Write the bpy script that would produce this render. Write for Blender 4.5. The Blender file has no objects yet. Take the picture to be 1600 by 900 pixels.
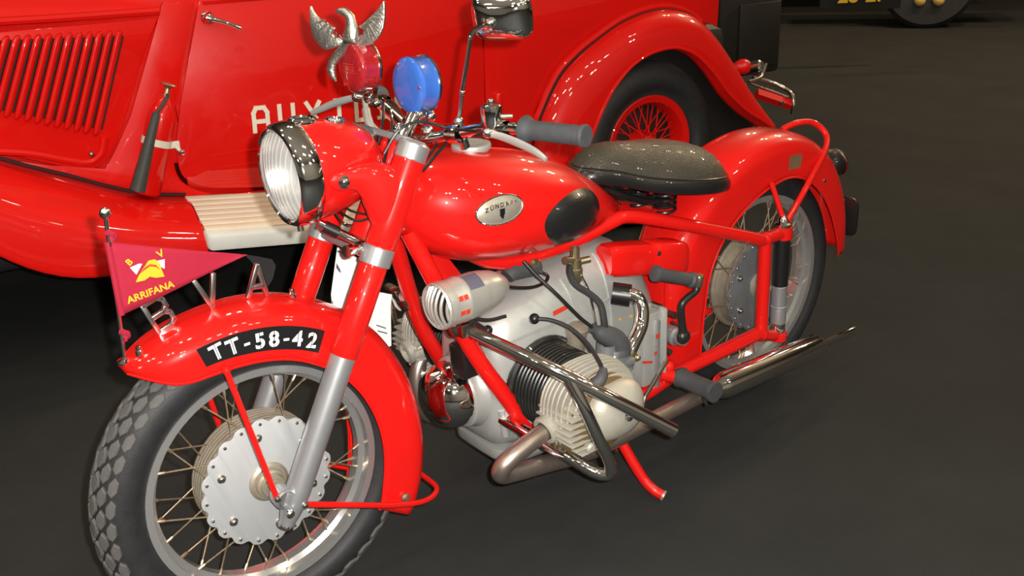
import bpy, bmesh, math, random
from mathutils import Vector, Matrix, Quaternion
random.seed(7)
V = Vector
scene = bpy.context.scene
col = scene.collection
PI = math.pi

# ------------------------------------------------------------------ camera
CAM = V((2.12130, 1.63765, 1.35229))
RIGHT = V((-0.77883874, 0.62597183, -0.03961673))
DOWN = V((0.25824639, 0.26247028, -0.92974091))
FWD = V((-0.5715934, -0.73434911, -0.36607699))
FPX = 1550.02
cd = bpy.data.cameras.new('camera')
cd.sensor_width = 36.0
cd.lens = FPX / 1600.0 * 36.0
cd.clip_start = 0.02
cam = bpy.data.objects.new('camera', cd)
col.objects.link(cam)
up = -DOWN
cam.matrix_world = Matrix(((RIGHT.x, up.x, -FWD.x, CAM.x), (RIGHT.y, up.y, -FWD.y, CAM.y),
                           (RIGHT.z, up.z, -FWD.z, CAM.z), (0, 0, 0, 1)))
scene.camera = cam

# ------------------------------------------------------------------ light
w = bpy.data.worlds.new('hall')
scene.world = w
w.use_nodes = True
w.node_tree.nodes['Background'].inputs[0].default_value = (1.0, 0.90, 0.80, 1)
w.node_tree.nodes['Background'].inputs[1].default_value = 0.05

def lamp(name, loc, power, colr, radius, kind='POINT', target=None, angle=1.2, blend=0.6):
    d = bpy.data.lights.new(name, kind)
    d.energy = power
    d.color = colr
    d.shadow_soft_size = radius
    o = bpy.data.objects.new(name, d)
    col.objects.link(o)
    o.location = loc
    if kind == 'SPOT':
        d.spot_size = angle
        d.spot_blend = blend
        o.rotation_euler = (V(target) - V(loc)).to_track_quat('-Z', 'Y').to_euler()
    return o

# the flash of the camera, just right of and above its lens
lamp('camera_flash', CAM + RIGHT * 0.045 + up * 0.03, 240, (1.0, 0.96, 0.92), 0.012)
# the hall's ceiling spotlights
WARM = (1.0, 0.88, 0.68)
for sx, sy, p in ((2.8, 3.6, 60), (1.2, 3.0, 28), (-0.3, 3.4, 24), (3.4, 1.6, 50), (0.5, 1.6, 18), (-1.7, 2.4, 20),
                  (4.4, 0.0, 46), (2.0, -0.2, 32), (4.0, -2.2, 36), (2.2, -2.4, 30), (0.2, -2.4, 40), (5.8, 3.4, 60), (3.2, 6.0, 80), (0.0, 6.2, 80), (7.5, 1.0, 80), (-2.4, 5.0, 60),
                  (-3.6, -0.8, 55), (-5.6, -1.4, 300), (-7.0, 0.2, 300), (-6.0, -4.6, 140)):
    for dx_, dy_ in ((-.16, .10), (.16, -.10)):
        lamp('ceiling_spot', (sx + dx_, sy + dy_, 4.2), p * .5, WARM if sx > -3 else (1.0, 0.74, 0.46), 0.075)
scene.view_settings.view_transform = 'Standard'
scene.view_settings.look = 'None'
scene.view_settings.exposure = 0.35
scene.view_settings.gamma = 1.0
scene.view_settings.use_curve_mapping = False

# ------------------------------------------------------------------ materials
MATS = {}
def mat(name, c, rough=0.5, metal=0.0, coat=0.0, c2=None, scale=20.0, bump=0.0, bscale=200.0, trans=0.0, ior=1.45,
        contrast=0.5, alpha=1.0, emit=0.0, spec=0.5, rvar=0.0, stretch=None):
    m = bpy.data.materials.new(name)
    m.use_nodes = True
    nt = m.node_tree
    b = nt.nodes['Principled BSDF']
    b.inputs['Base Color'].default_value = (*c, 1)
    b.inputs['Roughness'].default_value = rough
    b.inputs['Metallic'].default_value = metal
    b.inputs['Coat Weight'].default_value = coat
    b.inputs['Coat Roughness'].default_value = 0.02
    b.inputs['Transmission Weight'].default_value = trans
    b.inputs['IOR'].default_value = ior
    b.inputs['Alpha'].default_value = alpha
    b.inputs['Specular IOR Level'].default_value = spec
    tc = nt.nodes.new('ShaderNodeTexCoord')
    src = tc.outputs['Object']
    if stretch:
        mp = nt.nodes.new('ShaderNodeMapping')
        mp.inputs['Scale'].default_value = stretch
        nt.links.new(src, mp.inputs['Vector'])
        src = mp.outputs['Vector']
    if c2 is not None or rvar:
        n = nt.nodes.new('ShaderNodeTexNoise')
        n.inputs['Scale'].default_value = scale
        n.inputs['Detail'].default_value = 6
        n.inputs['Roughness'].default_value = 0.6
        nt.links.new(src, n.inputs['Vector'])
        if c2 is not None:
            r = nt.nodes.new('ShaderNodeValToRGB')
            r.color_ramp.elements[0].position = 0.5 - contrast / 2
            r.color_ramp.elements[1].position = 0.5 + contrast / 2
            r.color_ramp.elements[0].color = (*c, 1)
            r.color_ramp.elements[1].color = (*c2, 1)
            nt.links.new(n.outputs['Fac'], r.inputs['Fac'])
            nt.links.new(r.outputs['Color'], b.inputs['Base Color'])
        if rvar:
            mr = nt.nodes.new('ShaderNodeMapRange')
            mr.inputs['To Min'].default_value = max(0.02, rough - rvar)
            mr.inputs['To Max'].default_value = rough + rvar
            nt.links.new(n.outputs['Fac'], mr.inputs['Value'])
            nt.links.new(mr.outputs['Result'], b.inputs['Roughness'])
    if bump:
        n2 = nt.nodes.new('ShaderNodeTexNoise')
        n2.inputs['Scale'].default_value = bscale
        n2.inputs['Detail'].default_value = 3
        nt.links.new(src, n2.inputs['Vector'])
        bp = nt.nodes.new('ShaderNodeBump')
        bp.inputs['Strength'].default_value = bump
        bp.inputs['Distance'].default_value = 0.002
        nt.links.new(n2.outputs['Fac'], bp.inputs['Height'])
        nt.links.new(bp.outputs['Normal'], b.inputs['Normal'])
    MATS[name] = m
    return m

mat('red', (0.62, 0.0085, 0.0065), 0.34, 0, 1.0, (0.58, 0.0075, 0.0055), 9, spec=0.12)
mat('truck_red', (0.66, 0.0065, 0.004), 0.34, 0, 1.0, (0.61, 0.0058, 0.0035), 4, spec=0.12)
mat('chrome', (0.90, 0.89, 0.86), 0.06, 1.0, rvar=0.03, scale=30)
mat('rim_chrome', (0.62, 0.62, 0.61), 0.18, 0.8, rvar=0.04, scale=30)
mat('polished', (0.82, 0.81, 0.78), 0.24, 1.0, rvar=0.05, scale=40)
mat('old_chrome', (0.62, 0.58, 0.52), 0.20, 1.0, c2=(0.42, 0.36, 0.30), scale=25, rvar=0.1)
mat('steel', (0.55, 0.53, 0.50), 0.30, 1.0, c2=(0.40, 0.36, 0.31), scale=40, rvar=0.1)
mat('rust_steel', (0.50, 0.42, 0.30), 0.42, 0.9, c2=(0.34, 0.23, 0.13), scale=60)
mat('exhaust', (0.50, 0.44, 0.40), 0.34, 0.9, c2=(0.36, 0.27, 0.22), scale=22, rvar=0.1)
mat('alu', (0.43, 0.44, 0.45), 0.34, 0.7, c2=(0.38, 0.39, 0.40), scale=30, rvar=0.08)
mat('cast', (0.44, 0.45, 0.43), 0.42, 0.45, c2=(0.385, 0.39, 0.365), scale=14, bump=0.15, bscale=250)
mat('cast_head', (0.46, 0.45, 0.39), 0.48, 0.35, c2=(0.36, 0.335, 0.265), scale=18, bump=0.2, bscale=250)
mat('brown_alu', (0.20, 0.14, 0.06), 0.6, 0.4, c2=(0.11, 0.075, 0.035), scale=40)
mat('brake_alu', (0.55, 0.57, 0.575), 0.42, 0.5, c2=(0.50, 0.515, 0.52), scale=8, rvar=0.05)
mat('rear_alu', (0.36, 0.38, 0.40), 0.36, 0.7, c2=(0.25, 0.27, 0.29), scale=9)
mat('drum', (0.40, 0.37, 0.30), 0.5, 0.6, c2=(0.29, 0.24, 0.17), scale=30)
mat('black_paint', (0.0085, 0.0085, 0.0085), 0.35, 0, 0.3)
mat('black_fin', (0.0075, 0.0075, 0.0070), 0.36, 0, 0.3, c2=(0.020, 0.020, 0.018), scale=60)
mat('rubber', (0.011, 0.0112, 0.0118), 0.58, c2=(0.020, 0.020, 0.021), scale=40, bump=0.2, bscale=300)
mat('tread', (0.085, 0.082, 0.078), 0.75, c2=(0.05, 0.048, 0.045), scale=50, bump=0.2, bscale=300)
mat('grip', (0.038, 0.041, 0.046), 0.65, c2=(0.055, 0.058, 0.060), scale=60)
mat('leather', (0.024, 0.022, 0.016), 0.40, 0, 0.1, c2=(0.046, 0.041, 0.029), scale=7, bump=1.0, bscale=300)
mat('leather_trim', (0.011, 0.011, 0.011), 0.30, 0, 0.4, bump=0.25, bscale=200)
mat('glass', (0.93, 0.95, 0.95), 0.04, 0, 0.6, alpha=0.14)
mat('reflector', (0.46, 0.46, 0.44), 0.36, 0.8, c2=(0.34, 0.33, 0.28), scale=12)
mat('blue_plastic', (0.030, 0.105, 0.42), 0.22, 0, 0.6, c2=(0.042, 0.13, 0.46), scale=12)
mat('red_lens', (0.24, 0.006, 0.010), 0.15, 0, 0.8, c2=(0.34, 0.018, 0.02), scale=90)
mat('cloth', (0.31, 0.0065, 0.028), 0.85, c2=(0.29, 0.0055, 0.024), scale=60, bump=0.3, bscale=600)
mat('yellow', (0.60, 0.36, 0.012), 0.6)
mat('white', (0.82, 0.82, 0.84), 0.6)
mat('orange_print', (0.50, 0.03, 0.012), 0.6)
mat('paper', (0.82, 0.80, 0.76), 0.7, c2=(0.76, 0.75, 0.72), scale=5)
mat('ink', (0.08, 0.08, 0.11), 0.7)
mat('letter_paint', (0.70, 0.66, 0.54), 0.5)
mat('cream', (0.74, 0.69, 0.56), 0.40, 0, 0.3, c2=(0.70, 0.62, 0.47), scale=6)
mat('cream_front', (0.66, 0.66, 0.62), 0.45, 0, 0.2, c2=(0.56, 0.56, 0.50), scale=9)
mat('silver_paint', (0.50, 0.49, 0.44), 0.34, 0.55, c2=(0.45, 0.44, 0.40), scale=30)
mat('brass', (0.42, 0.36, 0.22), 0.34, 0.9, c2=(0.33, 0.27, 0.16), scale=40)
mat('strap', (0.62, 0.60, 0.50), 0.5)
mat('horn_black', (0.030, 0.034, 0.030), 0.6, c2=(0.045, 0.050, 0.045), scale=40)
mat('film', (0.4, 0.4, 0.4), 0.08, 0, alpha=0.022)
mat('gold_plate', (0.34, 0.24, 0.14), 0.35, 0.6, c2=(0.28, 0.19, 0.10), scale=50)
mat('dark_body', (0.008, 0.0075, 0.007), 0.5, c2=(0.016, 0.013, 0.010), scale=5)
mat('gap', (0.030, 0.004, 0.003), 0.8)
mat('ochre', (0.55, 0.38, 0.10), 0.5)

# carpet: charcoal pile with scuffs
def carpet():
    m = mat('carpet', (0.020, 0.0212, 0.0205), 0.95, c2=(0.027, 0.0285, 0.0275), scale=2.2, bump=0.8, bscale=420, contrast=0.4, spec=0.2)
    return m
carpet()

# ------------------------------------------------------------------ mesh helpers
def ray(px, py):
    return RIGHT * ((px - 800) / FPX) + DOWN * ((py - 450) / FPX) + FWD
def side(px, py, y):
    """the point of the motorcycle's upright plane y that the photograph shows at a pixel"""
    d = ray(px, py)
    return CAM + d * ((y - CAM.y) / d.y)

def cr(pts, k=6, closed=False):
    P = [V(p) for p in pts]
    out = []
    n = len(P)
    for i in range(n if closed else n - 1):
        p0 = P[(i - 1) % n] if (closed or i > 0) else P[0] * 2 - P[1]
        p1, p2 = P[i], P[(i + 1) % n]
        p3 = P[(i + 2) % n] if (closed or i < n - 2) else P[-1] * 2 - P[-2]
        for j in range(k):
            t = j / k
            out.append(0.5 * ((2 * p1) + (p2 - p0) * t + (2 * p0 - 5 * p1 + 4 * p2 - p3) * t * t + (3 * p1 - p0 - 3 * p2 + p3) * t ** 3))
    if not closed:
        out.append(P[-1])
    return out

def interp(tab, x):
    """smooth interpolation in a table of (x, y) sorted by x"""
    if x <= tab[0][0]: return tab[0][1]
    if x >= tab[-1][0]: return tab[-1][1]
    for i in range(len(tab) - 1):
        x0, y0 = tab[i]; x1, y1 = tab[i + 1]
        if x0 <= x <= x1:
            m0 = (y1 - tab[i - 1][1]) / (x1 - tab[i - 1][0]) if i > 0 else (y1 - y0) / (x1 - x0)
            m1 = (tab[i + 2][1] - y0) / (tab[i + 2][0] - x0) if i < len(tab) - 2 else (y1 - y0) / (x1 - x0)
            h = x1 - x0; t = (x - x0) / h
            return (2*t**3 - 3*t*t + 1) * y0 + (t**3 - 2*t*t + t) * h * m0 + (-2*t**3 + 3*t*t) * y1 + (t**3 - t*t) * h * m1

def basis(axis, ref=None):
    a = V(axis).normalized()
    r = V(ref) if ref is not None else (V((0, 0, 1)) if abs(a.z) < 0.9 else V((1, 0, 0)))
    u = (r - a * r.dot(a)).normalized()
    return a, u, a.cross(u)

class MB:
    def __init__(s): s.v = []; s.f = []
    def add(s, vs, fs):
        b = len(s.v)
        s.v += [tuple(x) for x in vs]
        s.f += [tuple(i + b for i in f) for f in fs]
        return s
    def loft(s, rings, caps=True, closed=False, wrap=True):
        n = len(rings[0]); vs = [p for r in rings for p in r]; fs = []
        m = len(rings)
        for i in range(m if closed else m - 1):
            a, b = i * n, ((i + 1) % m) * n
            for j in range(n if wrap else n - 1):
                k = (j + 1) % n
                fs.append((a + j, a + k, b + k, b + j))
        if caps and not closed and wrap:
            fs.append(tuple(range(n - 1, -1, -1)))
            fs.append(tuple((m - 1) * n + j for j in range(n)))
        return s.add(vs, fs)
    def tube(s, pts, r, n=10, caps=True, closed=False, flat=1.0):
        P = [V(p) for p in pts]; m = len(P)
        R = r if isinstance(r, (list, tuple)) else [r] * m
        T = []
        for i in range(m):
            if closed: d = P[(i + 1) % m] - P[i - 1]
            else: d = P[min(i + 1, m - 1)] - P[max(i - 1, 0)]
            T.append(d.normalized())
        _, u, _ = basis(T[0])
        rings = []
        for i in range(m):
            if i:
                q = T[i - 1].rotation_difference(T[i]); u = q @ u
                u = (u - T[i] * u.dot(T[i])).normalized()
            v = T[i].cross(u)
            rings.append([P[i] + (u * math.cos(2*PI*j/n) + v * math.sin(2*PI*j/n) * flat) * R[i] for j in range(n)])
        return s.loft(rings, caps, closed)
    def lathe(s, prof, o, axis, n=28, closed=False, ref=None, caps=False, sy=1.0):
        a, u, v = basis(axis, ref); o = V(o)
        rings = [[o + a * h + (u * math.cos(2*PI*j/n) + v * (sy * math.sin(2*PI*j/n))) * max(r, 1e-5) for j in range(n)] for r, h in prof]
        return s.loft(rings, caps, closed)
    def box(s, c, size, axes=None):
        c = V(c); ex = axes or (V((1,0,0)), V((0,1,0)), V((0,0,1)))
        x, y, z = [V(e).normalized() * (d / 2) for e, d in zip(ex, size)]
        vs = [c + x*i + y*j + z*k for i in (-1,1) for j in (-1,1) for k in (-1,1)]
        if x.cross(y).dot(z) < 0: pass
        return s.add(vs, [(0,1,3,2),(4,6,7,5),(0,4,5,1),(2,3,7,6),(0,2,6,4),(1,5,7,3)])
    def ball(s, c, r, n=16, m=10, sc=(1,1,1), axes=None):
        c = V(c); ex = axes or (V((1,0,0)), V((0,1,0)), V((0,0,1)))
        rings = []
        for i in range(m + 1):
            t = PI * i / m
            rings.append([c + ex[0]*(r*sc[0]*math.sin(t)*math.cos(2*PI*j/n)) + ex[1]*(r*sc[1]*math.sin(t)*math.sin(2*PI*j/n)) + ex[2]*(r*sc[2]*math.cos(t)) for j in range(n)])
        return s.loft(rings, False)
    def prism(s, pts, vec):
        n = len(pts); P = [V(p) for p in pts]; vec = V(vec)
        vs = P + [p + vec for p in P]
        fs = [tuple(range(n - 1, -1, -1)), tuple(range(n, 2 * n))] + [(i, (i+1) % n, n + (i+1) % n, n + i) for i in range(n)]
        return s.add(vs, fs)
    def mesh(s, name, m, bevel=0.0, angle=40, seg=2):
        me = bpy.data.meshes.new(name)
        me.from_pydata(s.v, [], s.f)
        bm = bmesh.new(); bm.from_mesh(me)
        bmesh.ops.remove_doubles(bm, verts=bm.verts, dist=2e-5)
        bmesh.ops.dissolve_degenerate(bm, edges=bm.edges, dist=1e-6)
        bmesh.ops.recalc_face_normals(bm, faces=bm.faces)
        if bevel:
            es = [e for e in bm.edges if len(e.link_faces) == 2 and e.calc_face_angle(0) > 0.6]
            bmesh.ops.bevel(bm, geom=es, offset=bevel, segments=seg, profile=0.5, affect='EDGES', clamp_overlap=True)
        bm.to_mesh(me); bm.free()
        me.materials.append(MATS[m])
        me.shade_smooth()
        me.set_sharp_from_angle(angle=math.radians(angle))
        return me

def place(name, me, parent=None, mtx=None):
    o = bpy.data.objects.new(name, me)
    col.objects.link(o)
    base = Matrix.Identity(4)
    if parent is not None:
        o.parent = parent
        if 'shift' in SH.get(parent.name, {}): base = SH[parent.name]['shift']
    o.matrix_basis = base @ (mtx or Matrix.Identity(4))
    return o
SH = {}
def part(name, mb, m, parent, bevel=0.0, angle=40, thick=0.0, label=None, subdiv=0, kind=None):
    o = place(name, mb.mesh(name, m, bevel, angle), parent)
    if thick:
        md = o.modifiers.new('thickness', 'SOLIDIFY'); md.thickness = thick; md.offset = -1
    if subdiv:
        md = o.modifiers.new('smooth', 'SUBSURF'); md.levels = md.render_levels = subdiv
    if label: o['label'] = label
    if kind: o['kind'] = kind
    return o
def root(name, loc, label, cat, rz=0.0, world_parts=True):
    o = bpy.data.objects.new(name, None); col.objects.link(o)
    o.location = loc; o.rotation_euler = (0, 0, rz); o.empty_display_size = 0.1
    o['label'] = label; o['category'] = cat
    if world_parts: SH[o.name] = {'shift': Matrix.Translation(-V(loc))}
    return o
def frame(o, x, y, z):
    return Matrix(((x.x, y.x, z.x, o.x), (x.y, y.y, z.y, o.y), (x.z, y.z, z.z, o.z), (0, 0, 0, 1)))
def text_mesh(ch, size, depth, m, bold=0.0):
    cu = bpy.data.curves.new('t', 'FONT'); cu.body = ch; cu.size = size; cu.extrude = depth / 2; cu.offset = bold
    cu.align_x = 'CENTER'; cu.align_y = 'BOTTOM_BASELINE'; cu.resolution_u = 4
    ob = bpy.data.objects.new('t', cu); col.objects.link(ob)
    dg = bpy.context.evaluated_depsgraph_get()
    me = bpy.data.meshes.new_from_object(ob.evaluated_get(dg))
    bpy.data.objects.remove(ob); bpy.data.curves.remove(cu)
    me.materials.clear(); me.materials.append(MATS[m])
    return me
def mid(a, b, t=0.5): return V(a).lerp(V(b), t)

# ------------------------------------------------------------------ floor
fl = part('floor', MB().box((-2, -2, -0.05), (32, 24, 0.1)), 'carpet', None)
fl['kind'] = 'structure'
mat('hall_wall', (0.24, 0.235, 0.225), 0.8, c2=(0.20, 0.195, 0.185), scale=1.5)
mat('hall_panel', (0.34, 0.335, 0.325), 0.7, c2=(0.29, 0.285, 0.275), scale=1.2)
mat('hall_ceiling', (0.16, 0.15, 0.14), 0.9, c2=(0.12, 0.115, 0.11), scale=2)
for nm, c_, sz, m_ in (('wall_back', (-2, -14, 3), (32, .2, 6), 'hall_wall'), ('wall_front', (-2, 10, 3), (32, .2, 6), 'hall_panel'),
                       ('wall_left', (14, -2, 3), (.2, 24, 6), 'hall_panel'), ('wall_right', (-18, -2, 3), (.2, 24, 6), 'hall_wall'), ('ceiling', (-2, -2, 6.05), (32.2, 24.2, .1), 'hall_ceiling')):
    part(nm, MB().box(c_, sz), m_, None)['kind'] = 'structure'

# ================================================================== MOTORCYCLE
BASE = V((0.74, 0, 0))
bike = root('motorcycle', BASE, 'red classic flat-twin fire brigade motorcycle with pennant, siren and blue lamp', 'motorcycle')
WB, AX = 1.48714, 0.3216
RT = 0.3216
RK = math.radians(27.621)
S = V((-math.sin(RK), 0, math.cos(RK)))
T0 = V((math.cos(RK), 0, math.sin(RK)))
MS = Matrix.Rotation(math.radians(-1.75), 3, S)
PIV = V((WB, 0, AX)) - T0 * 0.0506
AF = PIV + MS @ (T0 * 0.0506)
LF = MS @ V((0, 1, 0)); TF = MS @ T0; XF = MS @ V((1, 0, 0)); ZF = MS @ V((0, 0, 1))
AR = V((0, 0, AX))
def FK(k, lat=0.0, fwd=-0.0233):      # a point of the fork: along the legs, to the left, forward
    return AF + S * k + LF * lat + TF * fwd
def st(p):                             # a point of the bike turned with the steering
    return PIV + MS @ (V(p) - PIV)
class Whl:
    def __init__(s, c, x, y, z): s.c, s.x, s.y, s.z = c, x, y, z
    def p(s, r, deg, y=0.0):
        a = math.radians(deg)
        return s.c + s.x * (r * math.cos(a)) + s.z * (r * math.sin(a)) + s.y * y
WF = Whl(AF, XF, LF, ZF)
WR = Whl(AR, V((1, 0, 0)), V((0, 1, 0)), V((0, 0, 1)))

def ring_profile_rim(R):
    return [(R, .034), (R, .030), (R - .010, .027), (R - .011, .017), (R - .021, .011), (R - .021, -.011), (R - .011, -.017), (R - .010, -.027),
            (R, -.030), (R, -.034), (R - .014, -.033), (R - .0165, -.017), (R - .026, -.010), (R - .026, .010), (R - .0165, .017), (R - .014, .033)]

def wheel(name, W, RR, front):
    rim = part(name, MB().lathe(ring_profile_rim(RR), W.c, W.y, 72, closed=True), 'rim_chrome', bike, angle=30, label='wire wheel with chrome rim')
    # tyre
    rc = (RR - .012 + RT) / 2; a = (RT - RR + .012) / 2
    crown = RT - (.005 if front else 0)
    prof = []
    for i in range(21):
        psi = -150 + 300 * i / 20
        r = rc + (a - (.005 if front else 0)) * math.cos(math.radians(psi))
        y = .047 * math.sin(math.radians(psi))
        if abs(psi) > 120: y = math.copysign(.031, psi); 
        prof.append((r, y))
    part('tyre', MB().lathe(prof, W.c, W.y, 80, closed=True), 'rubber', rim, angle=60)
    # spokes: 36, crossed, with nipples
    sp = MB(); L = 1.0
    hubr, hy = .112, .026
    rr = RR - .022
    k = 0
    m_sp = None
    for sd in (1, -1):
        for i in range(18):
            th = 20 * i + (10 if sd < 0 else 0)
            cross = 19 if i % 2 else -19
            p0 = W.p(hubr, th + cross, hy * sd); p1 = W.p(rr, th + (2.5 if i % 2 else -2.5) * 0 + 3 * (1 if i % 2 else -1), .008 * sd)
            d = p1 - p0
            if m_sp is None:
                ln = d.length
                b = MB().tube([(0,0,0),(0,0,ln*.84)], .0017, 6).tube([(0,0,ln*.84),(0,0,ln*.87),(0,0,ln)], [.0018,.0033,.0035], 8)
                m_sp = b.mesh('spoke', 'rust_steel')
            q = V((0, 0, 1)).rotation_difference(d.normalized()).to_matrix().to_4x4()
            place('spoke', m_sp, rim, Matrix.Translation(p0) @ q)
    # hub drum behind the brake plate
    o = .030
    prof = [(.02, -.055), (.05, -.055), (.06, -.045), (.108, -.034), (.118, -.030)]
    y = -.030
    while y < o - .010:
        prof += [(.128, y + .001), (.128, y + .005), (.120, y + .0055), (.120, y + .0095)]
        y += .010
    if not front: prof = [(.02, -.055), (.05, -.055), (.06, -.045), (.118, -.030), (.136, -.026), (.138, -.020), (.136, -.014), (.126, -.012), (.124, .012), (.126, .016)]
    prof += [(.128, o - .008), (.128, o - .002), (.02, o - .002)]
    part('hub_drum', MB().lathe(prof, W.c, W.y, 48), 'drum', rim, angle=25)
    # scalloped brake plate
    nl = 20
    pts = []
    for i in range(nl * 8):
        t = 360 * i / (nl * 8)
        c = math.cos(math.radians(t * nl))
        pts.append(W.p(.129 + .0045 * (1 - (1 - c) ** 2 / 2 * .9), t, o))
    bp = part('brake_plate', MB().prism(pts, W.y * .005), 'brake_alu' if front else 'rear_alu', rim, bevel=.0012, angle=30, label='scalloped aluminium brake plate')
    bolts = MB()
    for i in range(nl):
        bolts.lathe([(.0035, 0), (.0035, .003), (.0022, .0045), (0, .0045)], W.p(.124, 360 * i / nl, o + .004), W.y, 8)
    part('plate_rivets', bolts, 'steel', rim, kind='stuff')
    me = None
    for i in range(6):
        b = MB().lathe([(.0085, 0), (.0085, .002), (.006, .003), (.006, .007), (.004, .009), (0, .009)], (0, 0, 0), (0, 0, 1), 14)
        me = me or b.mesh('bolt', 'steel')
        place('bolt', me, rim, frame(W.p(.098, 60 * i + 25, o + .005), W.x, -W.z, W.y))
    # boss, bearing and axle
    hb = MB().lathe([(.040, 0), (.040, .004), (.034, .008), (.030, .008), (.029, .016), (.024, .018), (.022, .026), (.016, .026), (.016, .03), (.010, .03), (.010, .075 if front else .05)], W.p(0, 0, o + .004), W.y, 28)
    part('axle_end', MB().lathe([(.010, -.11), (.010, -.06), (.02, -.055)], W.c, W.y, 16), 'steel', rim)
    part('axle_boss', hb, 'drum', rim, angle=30, label='hub boss with worn yellowish bearing ring')
    if front:
        me = None; n = 44
        for row, psi in enumerate((-58, -35, -12, 12, 35, 58)):
            ps = math.radians(psi)
            r = rc + (a - .005) * math.cos(ps); y = .047 * math.sin(ps)
            nrm = V((math.cos(ps) / a, math.sin(ps) / .047)).normalized()
            for i in range(n):
                th = 360 / n * (i + .5 * (row % 2))
                if me is None:
                    hx, hyy = .0195, .0086
                    out = [(-hx, 0), (-hx * .55, hyy), (hx * .35, hyy), (hx, 0), (hx * .55, -hyy), (-hx * .35, -hyy)]
                    b = MB().loft([[V((x * s_, y_ * s_, z_)) for x, y_ in out] for s_, z_ in ((1, -.003), (1, .003), (.86, .0045))])
                    me = b.mesh('tread_block', 'tread', angle=30)
                rad = (W.p(1, th) - W.c)
                N = rad * nrm.x + W.y * nrm.y
                tan = W.y.cross(rad).normalized()
                place('tread_block', me, rim, frame(W.p(r, th, y), tan, N.cross(tan), N))
    return rim
front_wheel = wheel('front_wheel', WF, .2346, True)
rear_wheel = wheel('rear_wheel', WR, .2532, False)

# ------------------------------------------------------------------ fenders
def fender(name, W, phis, crown, lip, wid, m='red', thick=.002, sh=.045):
    rows = []
    for ph in phis:
        c, l, wd = interp(crown, ph), interp(lip, ph), interp(wid, ph)
        s_ = max(l + .002, c - min(sh, .75 * (c - l) + .001))
        row = []
        for k in range(5):
            row.append(W.p(l + (s_ - l) * k / 5, ph, wd))
        for k in range(17):
            a = PI * k / 16
            row.append(W.p(s_ + (c - s_) * math.sin(a) ** .85, ph, wd * math.copysign(abs(math.cos(a)) ** .8, math.cos(a))))
        for k in range(5):
            row.append(W.p(s_ + (l - s_) * (k + 1) / 5, ph, -wd))
        rows.append(row)
    o = part(name, MB().loft(rows, False, wrap=False), m, bike, angle=60, thick=thick)
    return o, rows
phF = [54.5 + (213 - 54.5) * i / 70 for i in range(71)]
FCR = [(54, .374), (60, .374), (68, .371), (78, .366), (90, .364), (105, .362), (120, .360), (135, .358), (150, .350), (170, .346), (190, .350), (213, .360)]
FLIP = [(54, .370), (56, .348), (58, .330), (61, .308), (66, .293), (70, .287), (77, .279), (89, .270), (103, .262), (116, .254), (136, .244), (155, .236), (180, .233), (198, .238), (213, .252)]
FWD_ = [(54, .020), (56, .040), (59, .058), (63, .069), (70, .076), (90, .078), (180, .078), (213, .074)]
ffender, ffrows = fender('front_fender', WF, phF, FCR, FLIP, FWD_)
edge = MB().tube([r[0] for r in ffrows] + [r[-1] for r in reversed(ffrows)], .0028, 6, closed=True)
part('rolled_edge', edge, 'red', ffender)
phR = [-20 + (177 + 20) * i / 70 for i in range(71)]
RCR = [(-20, .415), (0, .425), (25, .435), (50, .442), (75, .437), (100, .430), (125, .420), (140, .402), (155, .384), (170, .372), (187, .366)]
RLIP = [(-20, .318), (-10, .300), (5, .291), (20, .298), (40, .303), (60, .301), (80, .304), (97, .312), (115, .306), (130, .296), (150, .288), (165, .292), (177, .310), (187, .330)]
RWD = [(-20, .085), (30, .09), (100, .09), (150, .088), (172, .082), (180, .070), (187, .060)]
rfender, rfrows = fender('rear_fender', WR, phR, RCR, RLIP, RWD, sh=.06)
part('rolled_edge', MB().tube([r[0] for r in rfrows], .003, 6).tube([r[-1] for r in rfrows], .003, 6), 'red', rfender)

# licence number on the front valance
def on_valance(r, ph, off): return WF.p(r, ph, interp(FWD_, ph) + off)
strip = MB()
rin, rout = [(72, .304), (91, .288), (115, .276)], [(72, .343), (91, .333), (115, .320)]
ra, rb = [], []
for i in range(25):
    ph = 72 + 43 * i / 24
    ra.append(on_valance(interp(rin, ph), ph, .0008)); rb.append(on_valance(interp(rout, ph), ph, .0008))
strip.prism(ra + rb[::-1], LF * .0006)
plate = part('number_plate', strip, 'black_paint', ffender, label='black painted number band reading TT-58-42')
for ch, ph in zip('TT-58-42', (77, 82.3, 87, 91.5, 96.5, 101, 105.3, 111)):
    r0 = mid((interp(rin, ph), 0, 0), (interp(rout, ph), 0, 0), .17).x
    P = on_valance(r0, ph, .0018)
    rad = (WF.p(1, ph) - WF.c); tan = LF.cross(rad)
    tan = -tan if tan.dot(XF) > 0 and ph < 90 else tan
    tan = rad.cross(LF)
    if tan.x > 0: tan = -tan
    if ch == '-':
        bar = MB().box((0, .0115, 0), (.011, .0045, .0008))
        me = bar.mesh('numeral', 'white')
    else:
        me = text_mesh(ch, .040, .0008, 'white', .0011)
    place('numeral', me, ffender, frame(P, tan, rad, LF))
    if ch != '-':
        cut = MB().box((0, .014, .0006), (.0013, .034, .0006)).mesh('stencil_gap', 'black_paint')
        place('stencil_gap', cut, ffender, frame(P, tan, rad, LF))

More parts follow.
